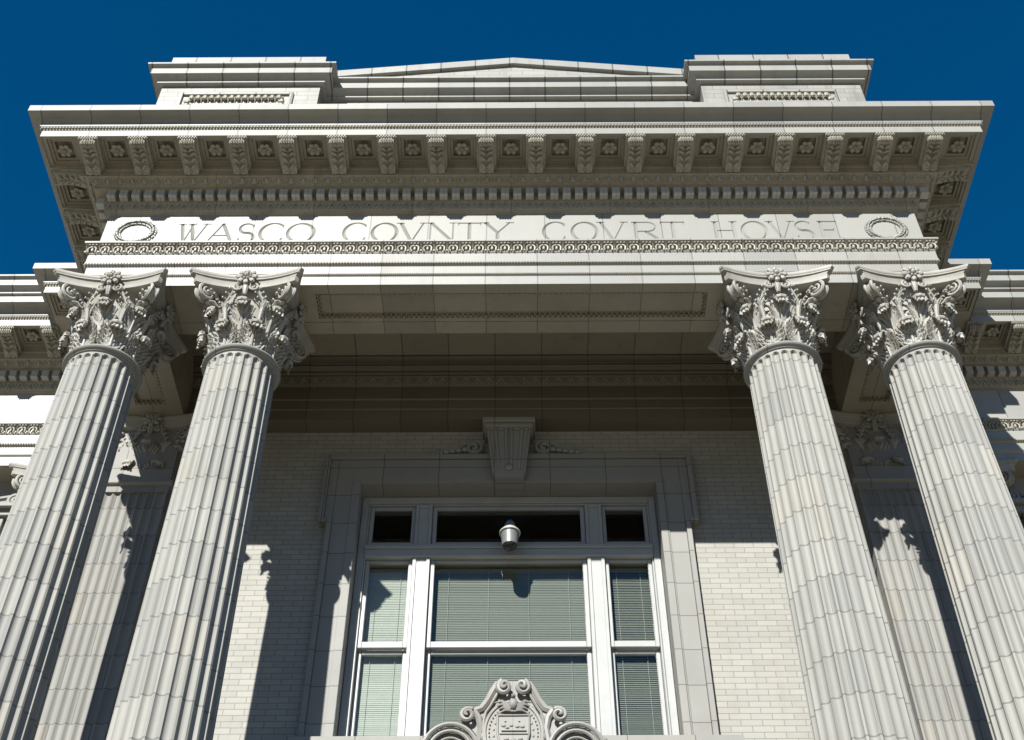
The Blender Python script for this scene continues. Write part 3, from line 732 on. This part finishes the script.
for x0, x1, st in ((-1.533,-1.030,.043), (-.840,.840,.048), (1.030,1.533,.043)):
    sash(x0, x1, 8.503, 9.066, 2.085, st, .045, .07, 'transom_sash')
    sash(x0, x1, 7.225, 8.328, 2.085, st, .035, .075, 'upper_sash')
    sash(x0, x1, 5.99, 7.235, 2.140, st, .055, .09, 'lower_sash')
# wing windows: only slivers show past the outer columns
for s in (-1, 1):
    m = MB(); cx = s*6.75
    def q(x0, x1, y0, y1, z0, z1): m.cbox(min(cx+x0,cx+x1), max(cx+x0,cx+x1), y0, y1, z0, z1, .006)
    q(-.95,.95,2.62,2.75,9.42,9.50); q(-1.0,1.0,2.55,2.75,9.502,9.56); q(-.80,.80,2.66,2.75,9.25,9.418); q(-.80,-.62,2.66,2.75,6.8,9.248); q(.62,.80,2.66,2.75,6.8,9.248)
    for e in (-1, 1): m.tube(spiral(cx+e*.86, 9.66, 2.66, .09, 1.5, pi*.5, e), [.03]*27, 6)
    m.tube([(cx-.80,2.68,9.74),(cx-.4,2.68,9.66),(cx,2.66,9.72),(cx+.4,2.68,9.66),(cx+.80,2.68,9.74)], .03, 6)
    ww = build('window', m, M['casing'], H); ww['label'] = 'wing window with scrolled hood, mostly hidden behind the outer %s column' % ('left' if s < 0 else 'right')
    p = MB(); p.box(cx-.61, cx+.61, 2.715, 2.725, 6.8, 9.24); build('pane', p, M['smoke'], ww, smooth=0)

# ----------------------------------------------------------------- columns
def rad(z):                                   # entasis
    if z > 9.03: return .343
    return .345 + (9.03-z)/8.0*.075 + .010*sin(pi*max(0, min(1, (9.03-z)/8.0)))
NFL = 24
def shaft_mesh(cx, cy_, z0, z1):
    mb = MB(); NA = 11
    ang = []
    for k in range(NFL):
        for j in range(NA):
            ang.append((2*pi*(k+j/NA)/NFL, j/NA))
    rows = [z0, z0+.02] + [z0+.02+(z1-.16-z0-.02)*i/16 for i in range(1, 17)] + [z1-.16+.16*i/12 for i in range(1, 10)] + [z1-.025, z1]
    n = len(ang)
    for z in rows:
        R = rad(z)
        for a, u in ang:
            d = 0
            if .13 < u < .87 and z <= z1-.026 and z >= z0+.02:
                w = (u-.5)/.37
                depth = .029*R/.36*sqrt(max(0, 1-w*w))
                top = z1-.035; half = .37*2*pi/NFL*R
                if z > top-half:
                    h = (z-(top-half))/half
                    lim = sqrt(max(0, 1-h*h)); depth = depth*(1 if abs(w) < lim*.98 else 0) * (1 if h < 1 else 0)
                d = depth
            mb.v.append((cx+(R-d)*sin(a), cy_-(R-d)*cos(a), z))
    for i in range(len(rows)-1):
        for k in range(n): mb.f.append((i*n+k, i*n+(k+1) % n, (i+1)*n+(k+1) % n, (i+1)*n+k))
    return mb
def bellr(z):                                 # radius of the capital's bell
    t = max(0, min(1, (z-9.12)/.80)); return .318 + .02*t + .10*t**3.5
def leaf(mb, ang, z0, z1, rt, hw, seed):
    rng = random.Random(seed)
    c, s = sin(ang), -cos(ang)
    def P(x, r, z):                           # x tangential, r radial
        return (c*r - s*x*1.0, s*r + c*x*1.0, z)
    K, S = 34, 27; vs = []; fs = []
    cl = []
    for k in range(K+1):
        t = k/K
        if t < .72:
            q = t/.72; z = z0+(z1-.02-z0)*q; r = bellr(z)+.018+.03*q**3*1.2
            r += (rt-.05-bellr(z1)-.06)*max(0, q-.55)/.45
        else:
            q = (t-.72)/.28; a = q*pi*1.05; z = z1-.02+.045*sin(a)-.055*q*q; r = rt-.05 + .075*(1-cos(a))/2
        cl.append((r, z))
    ph0 = rng.uniform(-.1, .1)
    for k, (r, z) in enumerate(cl):
        t = k/K
        wid = hw*(.86+.26*sin(pi*min(1, t/.8)))*(1-.30*max(0, t-.7)/.3)
        for j in range(S):
            x = (j/(S-1))*2-1; ax = abs(x)
            ph = t*6.0 - ax*1.7 + ph0                     # lobes springing from the rib, each folded like a fan
            lobe = abs(sin(pi*ph)); fine_ = abs(sin(pi*(ph*3+ax*2)))
            ww = wid*(1-(.42*(1-lobe**.7)*max(0, ax-.35)/.65))
            rr = r - .17*wid*x*x + (.044*lobe-.028)*(.25+.75*ax)*min(1, t*5) + .013*fine_*(.3+.7*ax)
            vs.append(P(x*ww, max(rr, bellr(z)-.01), z + .016*lobe*ax*sin(pi*min(1, t*1.2)) - .012*ax))
    for k in range(K):
        for j in range(S-1): fs.append((k*S+j, k*S+j+1, (k+1)*S+j+1, (k+1)*S+j))
    mb.add(vs, fs)
    rb = [cl[i] for i in (1,4,7,10,13,16,19,22,24,26)]
    mb.tube([P(0, r+.010, z) for r, z in rb], [.016,.015,.015,.014,.014,.013,.012,.012,.011,.010], 6)
    # free-standing points along both edges
    for t in (.20, .36, .52, .66):
        r, z = cl[int(t*K)]
        for sd in (-1, 1):
            for (dx, dz) in ((.80,.012),(1.04,-.016)):
                x = sd*hw*dx; rr = r-.002-.16*hw*dx*dx; j = rng.uniform(-.006,.006)
                mb.tube([P(x*.82, rr, z+dz-.03), P(x, rr+.022, z+dz+j), P(x+sd*.012, rr+.036+j, z+dz+.018), P(x+sd*.017, rr+.044, z+dz+.012)], [.007,.012,.010,.003], 5)
    # rolled tip: a ribbed shell
    r, z = rt, z1-.012
    tl = Matrix(((-s, c, 0), (c, s, 0), (0, 0, 1))).transposed()
    mb.sphere(P(0, rt+.006, z1-.022), hw*.60, .046, .036, 24, 6, rib=.06, ribn=8, M=Matrix(((-s,c,0),(c,s,0),(0,0,1))))
def capital_mesh():
    mb = MB()
    mb.lathe([(.30,9.115),(.318,9.12)]+[(bellr(9.12+.80*i/14), 9.12+.80*i/14) for i in range(15)]+[(.40,9.925),(.36,9.93)], 0, 0, 40)
    for k in range(8): leaf(mb, radians(22.5+45*k), 9.125, 9.385, .445, .118, k)
    for k in range(8): leaf(mb, radians(45*k), 9.19, 9.655, .475, .112, 20+k)
    # abacus: concave sides, cut corners; lower cavetto, fillet, upper ovolo
    def plan(ext):
        P = []
        cor, mid, cc = .605+ext, .475+ext*.8, .048
        for q in range(4):
            R = Matrix.Rotation(q*pi/2, 2)
            for i in range(13):
                t = i/12*2-1; x = t*(cor-cc); y = -(mid+(cor-cc*.35-mid)*abs(t)**2.0)
                P.append(R @ Vector((x, y)))
        return P
    lev = [(-.085,9.878),(-.056,9.880),(-.052,9.890),(-.047,9.950),(-.036,9.962),(-.034,9.970),(-.014,9.973),(-.012,9.985),(-.008,9.988),(.0,10.0),(.004,10.015),(.0,10.028),(-.006,10.034)]
    vs = []; fs = []
    for e, z in lev: vs += [(p.x, p.y, z) for p in plan(e)]
    n = 52
    for i in range(len(lev)-1):
        for k in range(n): fs.append((i*n+k, i*n+(k+1) % n, (i+1)*n+(k+1) % n, (i+1)*n+k))
    fs.append(tuple(range(n))); fs.append(tuple(range((len(lev)-1)*n, len(lev)*n)))
    mb.add(vs, fs)
    for q in range(4):
        # rosette on each side of the abacus
        R = Matrix.Rotation(q*pi/2, 3, 'Z')
        def X(x, y, z): return R @ Vector((x, y, z))
        for k in range(8):
            a = 2*pi*k/8; Mx = R @ Matrix.Rotation(-a, 3, 'Y')
            mb.sphere(X(.074*cos(a), -.505, 9.972+.074*sin(a)), .046,.026,.029, 7, 4, M=Mx)
        for k in range(8):
            a = 2*pi*(k+.5)/8; mb.sphere(X(.046*cos(a), -.528, 9.972+.046*sin(a)), .022,.016,.018, 6, 4)
        mb.sphere(X(0,-.535,9.972), .026,.024,.026, 8, 5)
        mb.tube([X(0,-.46,9.92),X(0,-.47,9.85),X(0,-.45,9.76)], [.03,.035,.02], 7)
        # inner helices: two small scrolls meeting under the rosette
        for s in (-1, 1):
            pts = [X(s*(.085+.052*(1-.8*k/22)*cos(pi*.9-k*.42)), -.455+.0*k-.012*(k/22), 9.862+.052*(1-.8*k/22)*sin(pi*.9-k*.42)) for k in range(23)]
            stem = [X(s*.20,-.385,9.66),X(s*.175,-.405,9.74),X(s*.14,-.43,9.81),X(s*.09,-.45,9.905)]
            sp = [X(s*(.075+.056*(1-.82*k/22)*cos(pi/2-k*.40*1)), -.462-.014*(k/22), 9.855+.056*(1-.82*k/22)*sin(pi/2-k*.40)) for k in range(23)]
            mb.tube(stem[:3]+sp, [.012,.014,.015]+[.0145-.0003*k for k in range(23)], 6)
            mb.sphere(X(s*.075,-.462,9.855), .018,.02,.018, 6, 4)
            for k in range(4):
                x_, z_ = (.20,.178,.150,.118)[k], (9.68,9.745,9.80,9.85)[k]
                for e in (-1, 1): mb.tube([X(s*x_,-.385-.015*k,z_-.03), X(s*(x_+e*.025),-.405-.016*k,z_-.005), X(s*(x_+e*.042),-.425-.016*k,z_-.012), X(s*(x_+e*.046),-.43-.016*k,z_-.032)], [.007,.013,.011,.003], 5)
            # stalk and calyx between the upper leaves
            mb.tube([X(s*.165,-.335,9.40),X(s*.175,-.355,9.52),X(s*.19,-.375,9.62)], [.018,.022,.030], 7)
            for k in range(5): mb.tube([X(s*.19,-.375,9.60), X(s*(.19+.02*(k-2)),-.40-.01*(k % 2),9.655), X(s*(.19+.035*(k-2)),-.425,9.685-.008*abs(k-2))], [.012,.015,.004], 5)
        # corner volute in the diagonal plane: two bands and a web between
        D = Matrix.Rotation(q*pi/2+pi/4, 3, 'Z')
        def V(r, w_, z): return D @ Vector((w_, -r, z))
        vc, vz, vr = .585, 9.812, .102
        for w_ in (-.034, .034):
            stem = [V(.335, w_*.3, 9.58),V(.38, w_*.5, 9.70),V(.445, w_*.75, 9.81),V(.52, w_*.95, 9.893)]
            sp = [V(vc+vr*(1-.84*k/28)*cos(pi/2-k*.44)*1.0, w_*(1+.35*k/28), vz+vr*(1-.84*k/28)*sin(pi/2-k*.44)) for k in range(29)]
            mb.tube(stem+sp, [.014,.016,.018,.018]+[.021-.0004*k for k in range(29)], 6)
            mb.sphere(V(vc, w_*1.4, vz), .020,.020,.020, 7, 5)
        for k in range(5):           # small leaves hugging the volute stalk
            r_, z_ = (.36,.40,.45,.50,.545)[k], (9.63,9.71,9.785,9.84,9.86)[k]
            for sd in (-1, 1):
                mb.tube([V(r_-.02, sd*.03, z_-.05), V(r_+.0, sd*(.055+.004*k), z_-.03), V(r_+.03, sd*(.070+.004*k), z_-.035), V(r_+.045, sd*(.066+.004*k), z_-.055)], [.009,.015,.012,.003], 5)
        web = []
        vs = []
        ctr = [(.335,9.58),(.38,9.70),(.445,9.81),(.52,9.893)]+[(vc+vr*(1-.84*k/28)*cos(pi/2-k*.44), vz+vr*(1-.84*k/28)*sin(pi/2-k*.44)) for k in range(29)]
        for i, (r, z) in enumerate(ctr): vs += [V(r,-.034,z), V(r,.034,z)]
        mb.add(vs, [(2*i,2*i+1,2*i+3,2*i+2) for i in range(len(ctr)-1)])
        mb.sphere(V(vc-.005, 0, vz), .080,.03,.080, 12, 6, M=D @ Matrix.Rotation(pi/2, 3, 'Z')) 
        # calyx leaf under each volute
        for k in range(3):
            w_ = (k-1)*.045
            mb.tube([V(.36, w_*.5, 9.60),V(.43, w_*.9, 9.67),V(.50, w_, 9.715),V(.545, w_*1.1, 9.70)], [.016,.022,.022,.008], 6)
        mb.sphere(V(.53,.0,9.72), .035,.035,.03, 8, 5)
    return mb
CAPM = capital_mesh()
ring_p = [(.335,9.03),(.352,9.035),(.360,9.042),(.362,9.052),(.376,9.056),(.388,9.066),(.393,9.080),(.388,9.096),(.376,9.106),(.365,9.108),(.360,9.118),(.33,9.124)]
ring_m = MB(); ring_m.lathe(ring_p, 0, 0, 64)
base_m = MB(); base_m.lathe([(.0,.60),(.60,.60),(.60,.61),(.62,.64),(.60,.70),(.54,.72),(.51,.78),(.53,.82),(.56,.84),(.55,.90),(.48,.93),(.45,.98),(.44,1.0)], 0, 0, 48); base_m.box(-.62,.62,-.62,.62,.45,.60)
CX = [-4.107, -2.713, 2.713, 4.107]
LAB = ['fluted column at the far left of the portico', 'fluted column left of the wide window', 'fluted column right of the wide window', 'fluted column at the far right of the portico']
first = None
for i, cx in enumerate(CX):
    org = (cx, 0, .45)
    if first is None:
        sm = shaft_mesh(cx, 0, 1.0, 9.035)
        col = build('column', sm, M['shaft'], H, org=org, smooth=32, uv=lambda p: ((atan2(p.x-CX[0], -p.y)/(2*pi) % 1.0)*8, p.z))
        def at(mb): 
            o = MB(); o.add([(v[0]+cx, v[1], v[2]) for v in mb.v], mb.f); return o
        cap = build('capital', at(CAPM), M['cap'], col, org=(cx,0,9.12), smooth=32)
        ring = build('necking_ring', at(ring_m), M['casing'], col, org=(cx,0,9.05))
        base = build('base', at(base_m), M['casing'], col, org=(cx,0,.45))
        first = (col, cap, ring, base)
    else:
        col = dup(first[0], (cx-CX[0], 0, 0), H)
        for src in first[1:]: dup(src, (cx-CX[0], 0, 0), col).rotation_euler.z = pi/2*i if src is first[1] else 0
    col['label'] = LAB[i]; col['group'] = 'portico columns'
# pilasters on the wall behind the outer columns, and at the wing corners
def pilaster(cx, yfc, yb, hw, lab):
    mb = MB(); poly = []; nf = 7; p = 2*(hw-.02)/nf
    poly += [(-hw, yb), (-hw, yfc)]
    for k in range(nf):
        x0 = -hw+.02+p*k
        for j in range(9):
            u = j/8; ww = (u-.5)/.40
            poly.append((x0+p*u, yfc + (.026*sqrt(max(0,1-ww*ww)) if abs(ww) < 1 else 0)))
    poly += [(hw, yfc), (hw, yb)]
    mb.prism(poly, lambda q, t: (cx+q[0], q[1], t), 1.0, 9.0)
    mb.box(cx-hw-.012, cx+hw+.012, yfc-.012, yb, 8.95, 9.03)
    o = build('pilaster', mb, M['pil'], H, org=(cx, yb, .6), smooth=30); o['label'] = lab
    r = MB(); r.sweep([(0,9.03),(.03,9.04),(.045,9.06),(.045,9.085),(.02,9.105),(.0,9.12)], [(cx-hw,yb),(cx-hw,yfc),(cx+hw,yfc),(cx+hw,yb)])
    r.box(cx-hw+.001,cx+hw-.001,yfc+.001,yb,9.03,9.95)
    build('necking_band', r, M['casing'], o)
    b = MB(); b.box(cx-hw-.12,cx+hw+.12,yfc-.12,yb,.6,.75); b.box(cx-hw-.06,cx+hw+.06,yfc-.06,yb,.75,1.0); build('base', b, M['casing'], o)
    c = MB(); c.add([(cx+v[0], yfc+.30+v[1]*.78, v[2]) for v in CAPM.v], CAPM.f)
    build('capital', c, M['cap'], o, smooth=50)
M['pil'] = ceramic('white_terracotta_pilaster', (0.290,0.286,0.273), .40, .37, off=.5, mortar=.0055, tint=.09, dirt=.26, rough=.6, joint=.42, stain=.4, spec=.22)
for s in (-1, 1):
    pilaster(s*4.107, 1.68, 1.90, .35, 'fluted pilaster on the wall behind the %s pair of columns' % ('left' if s < 0 else 'right'))
    pilaster(s*5.40, 2.53, 2.75, .33, 'pilaster at the corner of the %s wing' % ('left' if s < 0 else 'right'))

# ----------------------------------------------------------------- attic
CAPP = [(-.05,14.02),(.0,14.02),(.055,14.022),(.06,14.026),(.06,14.066),(.066,14.07),(.075,14.085),(.10,14.10),(.135,14.108),(.145,14.112),(.145,14.235),(.15,14.24),(.16,14.255),(.195,14.262),(.195,14.292),(.0,14.34)]
DY = -.28
for s, (x0, x1) in ((-1, (-4.428,-2.422)), (1, (2.404, 4.418))):
    m = MB(); m.box(x0, x1, DY, 1.6, 11.9, 14.045)
    ped = build('attic_pedestal', m, M['atticbrick'], H, smooth=0)
    ped['label'] = 'white brick attic block above the %s pair of columns' % ('left' if s < 0 else 'right')
    m = MB(); m.sweep(CAPP, [(x0,1.6),(x0,DY),(x1,DY),(x1,1.6)])
    m.box(x0+.0, x1-.0, DY+.0, 1.55, 14.355, 14.745)
    build('coping', m, M['block2'], ped)
    m = MB(); a0, a1 = x0+.26, x1-.31; zt = 13.845; zb = 12.3
    m.cbox(a0, a0+.05, DY-.03, DY+.02, zb, zt, .006); m.cbox(a1-.05, a1, DY-.03, DY+.02, zb, zt, .006); m.cbox(a0+.051, a1-.051, DY-.03, DY+.02, zt-.05, zt, .006)
    fr = build('panel_frame', m, M['block2'], ped)
    m = MB()
    def leafbar(xa, za, xb, zb_):
        d = Vector((xb-xa,0,zb_-za)); n = max(1, round(d.length/.085))
        for k in range(n):
            c = Vector((xa,DY,za))+d*((k+.5)/n)
            hor = abs(d.x) > abs(d.z)
            m.sphere(c+Vector((0,-.035,0)), .034 if hor else .045, .03, .045 if hor else .034, 7, 4)
            e = Vector((xa,DY,za))+d*((k+1)/n)
            m.tube([e+(Vector((0,-.01,.06)) if hor else Vector((.06,-.01,0))), e+Vector((0,-.035,0)), e+(Vector((0,-.01,-.06)) if hor else Vector((-.06,-.01,0)))], [.006,.013,.006], 4)
    leafbar(a0+.13, zt-.14, a1-.13, zt-.14); leafbar(a0+.13, zt-.19, a0+.13, zb); leafbar(a1-.13, zt-.19, a1-.13, zb)
    build('leaf_moulding', m, M['orn'], ped)
AY = -.055
m = MB(); m.box(-2.43, 2.41, AY, 1.5, 11.9, 14.045); 
gz0, gz1 = 14.59, 14.92
m.prism([(-2.43,14.3),(2.41,14.3),(2.41,gz0),(0.03,gz1),(-2.43,gz0)], lambda p, t: (p[0], t, p[1]), AY+.03, 1.4)
at_ = build('attic_wall', m, M['atticbrick'], H, smooth=0); at_['label'] = 'low brick gable between the attic blocks'
m = MB(); m.sweep(CAPP, [(-2.44,AY),(2.42,AY)])
build('coping', m, M['block2'], at_)
for s in (-1, 1):
    m = MB(); a = Vector((.03,0,gz1)); b = Vector((-2.43 if s < 0 else 2.41, 0, gz0)); nn = Vector((0,0,1))
    poly = [(a.x, a.z), (b.x, b.z), (b.x, b.z+.14), (a.x, a.z+.14)]
    m.prism(poly, lambda p, t: (p[0], t, p[1]), AY-.02, 1.45)
    o = build('raking_coping', m, M['block2'], at_, smooth=0)
# parapet along the wings
for q in (-1, 1):
    xa, xb = sorted((q*11, q*2.5)); m = MB(); m.sweep([(0,11.9)]+CAPP[1:], [(xa,3.2),(xb,3.2)]); m.box(xa, xb, 3.2, 3.5, 14.2, 14.33)
    build('parapet', m, M['block2'], H)

# ----------------------------------------------------------------- carved crest above the door
CY = 1.45
def cu(u, v, y=CY): return ((u-514)*.0090+.003, y, 5.83+(740-v)*.0103)
m = MB()
out = [(503,680),(498,683),(493,690),(488,700),(482,708),(474,710),(466,709),(461,716),(464,724),(472,728),(478,735),(482,745),(484,790),(544,790),(547,745),(551,735),(557,728),(563,724),(567,716),(562,709),(554,710),(546,708),(540,700),(535,690),(530,683),(525,680)]
m.prism([(cu(u,v)[0], cu(u,v)[2]) for u, v in out], lambda p, t: (p[0], t, p[1]), CY+.03, CY+.16)
def rope(pts, r, y, n=7, fl=1.0): m.tube([cu(u,v,y) for u, v in pts], r, n, fl)
# shoulder bands sweeping from the top scrolls to the ear scrolls
for s in (-1, 1):
    f = lambda u: 514+s*(514-u)
    rope([(f(u),v) for u, v in ((505,682),(498,684),(493,691),(488,700),(482,708),(474,711))], [.035,.045,.042,.038,.040,.040], CY+.03)
    rope([(f(u),v) for u, v in ((506,688),(500,690),(496,697),(491,706),(486,713),(484,722),(484,735),(486,750))], .014, CY+.005)
    m.tube([cu(f(504.8+ (6.8-5.4*k/26)*cos(pi*.62+k*.40)), 689-(7.4-6*k/26)*sin(pi*.62+k*.40), CY-.015-.002*k) for k in range(27)], [.030-.0005*k for k in range(27)], 7)
    m.tube([cu(f(468+(7.6-6.2*k/26)*cos(pi*.30+k*.40)), 717-(7-5.8*k/26)*sin(pi*.30+k*.40), CY-.01-.002*k) for k in range(27)], [.027-.0005*k for k in range(27)], 7)
    rope([(f(u),v) for u, v in ((474,711),(479,718),(481,728),(479,740),(481,755))], [.035,.034,.030,.028,.03], CY+.02)
    # half-round shell arches at each side
    cx, cv = f(451), 752
    for R, rr, dy in ((28,.022,.0),(25.2,.010,.025),(22,.018,.015),(16,.011,.03)):
        m.tube([cu(cx+R*cos(a)*1.0, cv-R*sin(a)*.98, CY+dy) for a in [radians(x) for x in range(0,181,12)]], rr, 7)
    m.prism([(cu(cx+27*cos(radians(a)),0)[0], cu(0,cv-26*sin(radians(a)))[2]) for a in range(0,181,15)], lambda p, t: (p[0], t, p[1]), CY+.05, CY+.15)
    for k in range(9):
        a = radians(10+20*k); m.tube([cu(cx+3*cos(a),cv-1-3*sin(a),CY+.04), cu(cx+9.5*cos(a),cv-2-9*sin(a),CY+.02), cu(cx+12*cos(a),cv-2-11.5*sin(a),CY+.045)], [.008,.016,.008], 6)
    for k in range(4): m.sphere(cu(f(423-6*k),738+3*k,CY+.06), .03,.03,.035, 7, 5)
    m.sphere(cu(f(484),736,CY+.03), .045,.04,.06, 8, 5); m.sphere(cu(f(478),742,CY+.03), .04,.04,.05, 8, 5)
# oval with rim, beads, shield, eagle
oc = (514, 733)
m.prism([(cu(oc[0]+27*cos(2*pi*k/36),0)[0], cu(0,oc[1]-29*sin(2*pi*k/36))[2]) for k in range(36)], lambda p, t: (p[0], t, p[1]), CY+.005, CY+.04)
m.tube([cu(oc[0]+29*cos(2*pi*k/40), oc[1]-31*sin(2*pi*k/40), CY+.01) for k in range(41)], .020, 6)
for k in range(44):
    a = 2*pi*k/44; m.sphere(cu(oc[0]+24.5*cos(a), oc[1]-26.5*sin(a), CY+.0), .009,.010,.010, 5, 4)
    if k % 2: m.sphere(cu(oc[0]+20*cos(a), oc[1]-22*sin(a), CY+.003), .013,.008,.016, 5, 4)
sh = [(498,717),(530,717),(530,735),(527,745),(521,752),(514,756),(507,752),(501,745),(498,735)]
m.prism([(cu(u,v)[0], cu(u,v)[2]) for u, v in sh], lambda p, t: (p[0], t, p[1]), CY-.010, CY+.01)
rope([*sh, sh[0]], .011, CY-.012)
rope([(502,732),(527,732)], .008, CY-.016); rope([(500,735),(529,735)], .006, CY-.015)
for k, (u, v, r) in enumerate(((504,727,.02),(508,729,.016),(512,727,.015),(518,728,.018),(523,728,.02),(506,723,.008),(520,723,.008),(507,740,.02),(514,741,.022),(521,740,.02),(511,746,.015))):
    m.sphere(cu(u,v,CY-.010), r*1.3,.012,r*.8, 6, 4)
m.sphere(cu(514,706,CY-.02), .045,.04,.065, 8, 5); m.sphere(cu(514,699.5,CY-.045), .022,.028,.024, 7, 5)
for s in (-1, 1):
    for k in range(4): m.tube([cu(514+s*3,708+k*1.2,CY-.015), cu(514+s*(12-k),703+k*3,CY-.02), cu(514+s*(19-2.2*k),704+k*3.2,CY-.006)], [.018,.017,.006], 5)
    rope([(514,713),(514+s*9,712),(514+s*17,716)], [.012,.010,.006], CY-.014)
cr = build('carved_crest', m, M['crest'], H, smooth=45)
cr['label'] = 'carved stone crest with scrolls and an oval emblem below the window'
# door hood below the frame that carries the crest, door, steps, porch floor
m = MB(); m.box(-1.5,1.5,1.40,1.9,4.9,5.20); m.box(-1.35,1.35,1.5,1.9,5.2,5.7); m.box(-1.5,-1.1,1.6,1.9,.6,4.9); m.box(1.1,1.5,1.6,1.9,.6,4.9)
build('door_surround', m, M['casing'], H, smooth=0)
m = MB(); m.cbox(-1.08,-.01,1.80,1.89,.61,4.4,.01); m.cbox(.01,1.08,1.80,1.89,.61,4.4,.01); m.cbox(-1.08,1.08,1.80,1.89,4.41,4.89,.01)
build('door', m, M['dark'], H)
m = MB(); m.box(-5.2,5.2,-.95,1.9,-1.7,.60)
build('porch_floor', m, M['stone'], H, smooth=0)
m = MB()
for k in range(13): m.box(-5.2, 5.2, -.95-.31*(k+1), -.9501-.31*k, -1.7, .60-.164*(k+1))
build('steps', m, M['stone'], H, smooth=0)

# ----------------------------------------------------------------- security camera hung before the transom
SX, SY, S0 = -.030, 1.81, 8.255
cam_t = empty('security_camera', (SX, SY, S0)); ORG[cam_t.name] = Vector((SX,SY,S0))
tag(cam_t, 'grey pendant dome security camera with white collar hanging in front of the transom window', 'security camera')
def lt(prof): q = MB(); q.lathe(prof, SX, SY, 28); return q
build('housing', lt([(.078,8.303),(.082,8.303),(.086,8.336),(.098,8.452),(.100,8.459),(.0,8.461)]), M['grey'], cam_t)
build('collar', lt([(.100,8.460),(.114,8.463),(.114,8.475),(.108,8.483),(.085,8.513),(.065,8.539),(.060,8.542),(.0,8.544)]), M['white'], cam_t)
build('dome', lt([(.078,8.304),(.074,8.291),(.060,8.273),(.035,8.260),(.0,8.255)]), M['smoke'], cam_t)
q = lt([(.060,8.543),(.058,8.576),(.050,8.596),(.0,8.599)]); q.tube([(SX,SY+.03,8.564),(SX,SY+.10,8.568),(SX,2.0,8.554)], .022, 8); q.cbox(SX-.05,SX+.05,1.985,2.017,8.513,8.596,.006)
build('mount_arm', q, M['grey'], cam_t)
build('cap', lt([(.036,8.599),(.036,8.624),(.028,8.635),(.0,8.638)]), M['blue'], cam_t)

# ----------------------------------------------------------------- blinds inside the window
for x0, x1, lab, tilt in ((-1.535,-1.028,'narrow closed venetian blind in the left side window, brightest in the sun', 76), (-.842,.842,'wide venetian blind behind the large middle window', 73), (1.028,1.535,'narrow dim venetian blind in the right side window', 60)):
    bx = empty('window_blind', (WCX+(x0+x1)/2, 2.225, 6.02)); ORG[bx.name] = Vector((WCX+(x0+x1)/2, 2.225, 6.02))
    tag(bx, lab, 'blind', 'venetian blinds')
    m = MB(); z = 6.04; a = radians(tilt); rng = random.Random(5)
    while z < 8.26:
        t = a + rng.uniform(-.04,.04); h = .0134
        vs = []
        for k in range(4):
            s = (k/3-.5)*2; yy = 2.225 - s*h*cos(t) ; zz = z - s*h*sin(t) + .0022*(1-s*s)
            vs += [(WCX+x0, yy, zz), (WCX+x1, yy, zz)]
        m.add(vs, [(0,1,3,2),(2,3,5,4),(4,5,7,6)])
        z += .0215
    build('slats', m, M['sun_pale' if x1 < 0 else 'blind'], bx, smooth=60)
    m = MB(); m.box(WCX+x0, WCX+x1, 2.207, 2.243, 8.262, 8.30); build('headrail', m, M['blind'], bx, smooth=0)
    nC = 4 if x1-x0 > 1 else 2
    for k in range(nC):
        x = WCX+x0+(x1-x0)*((.12+.76*k/(nC-1)) if nC > 2 else (.25+.5*k))
        m = MB(); m.tube([(x,2.208,6.03),(x,2.208,8.262)], .0022, 5); build('cord', m, M['cord'], bx)
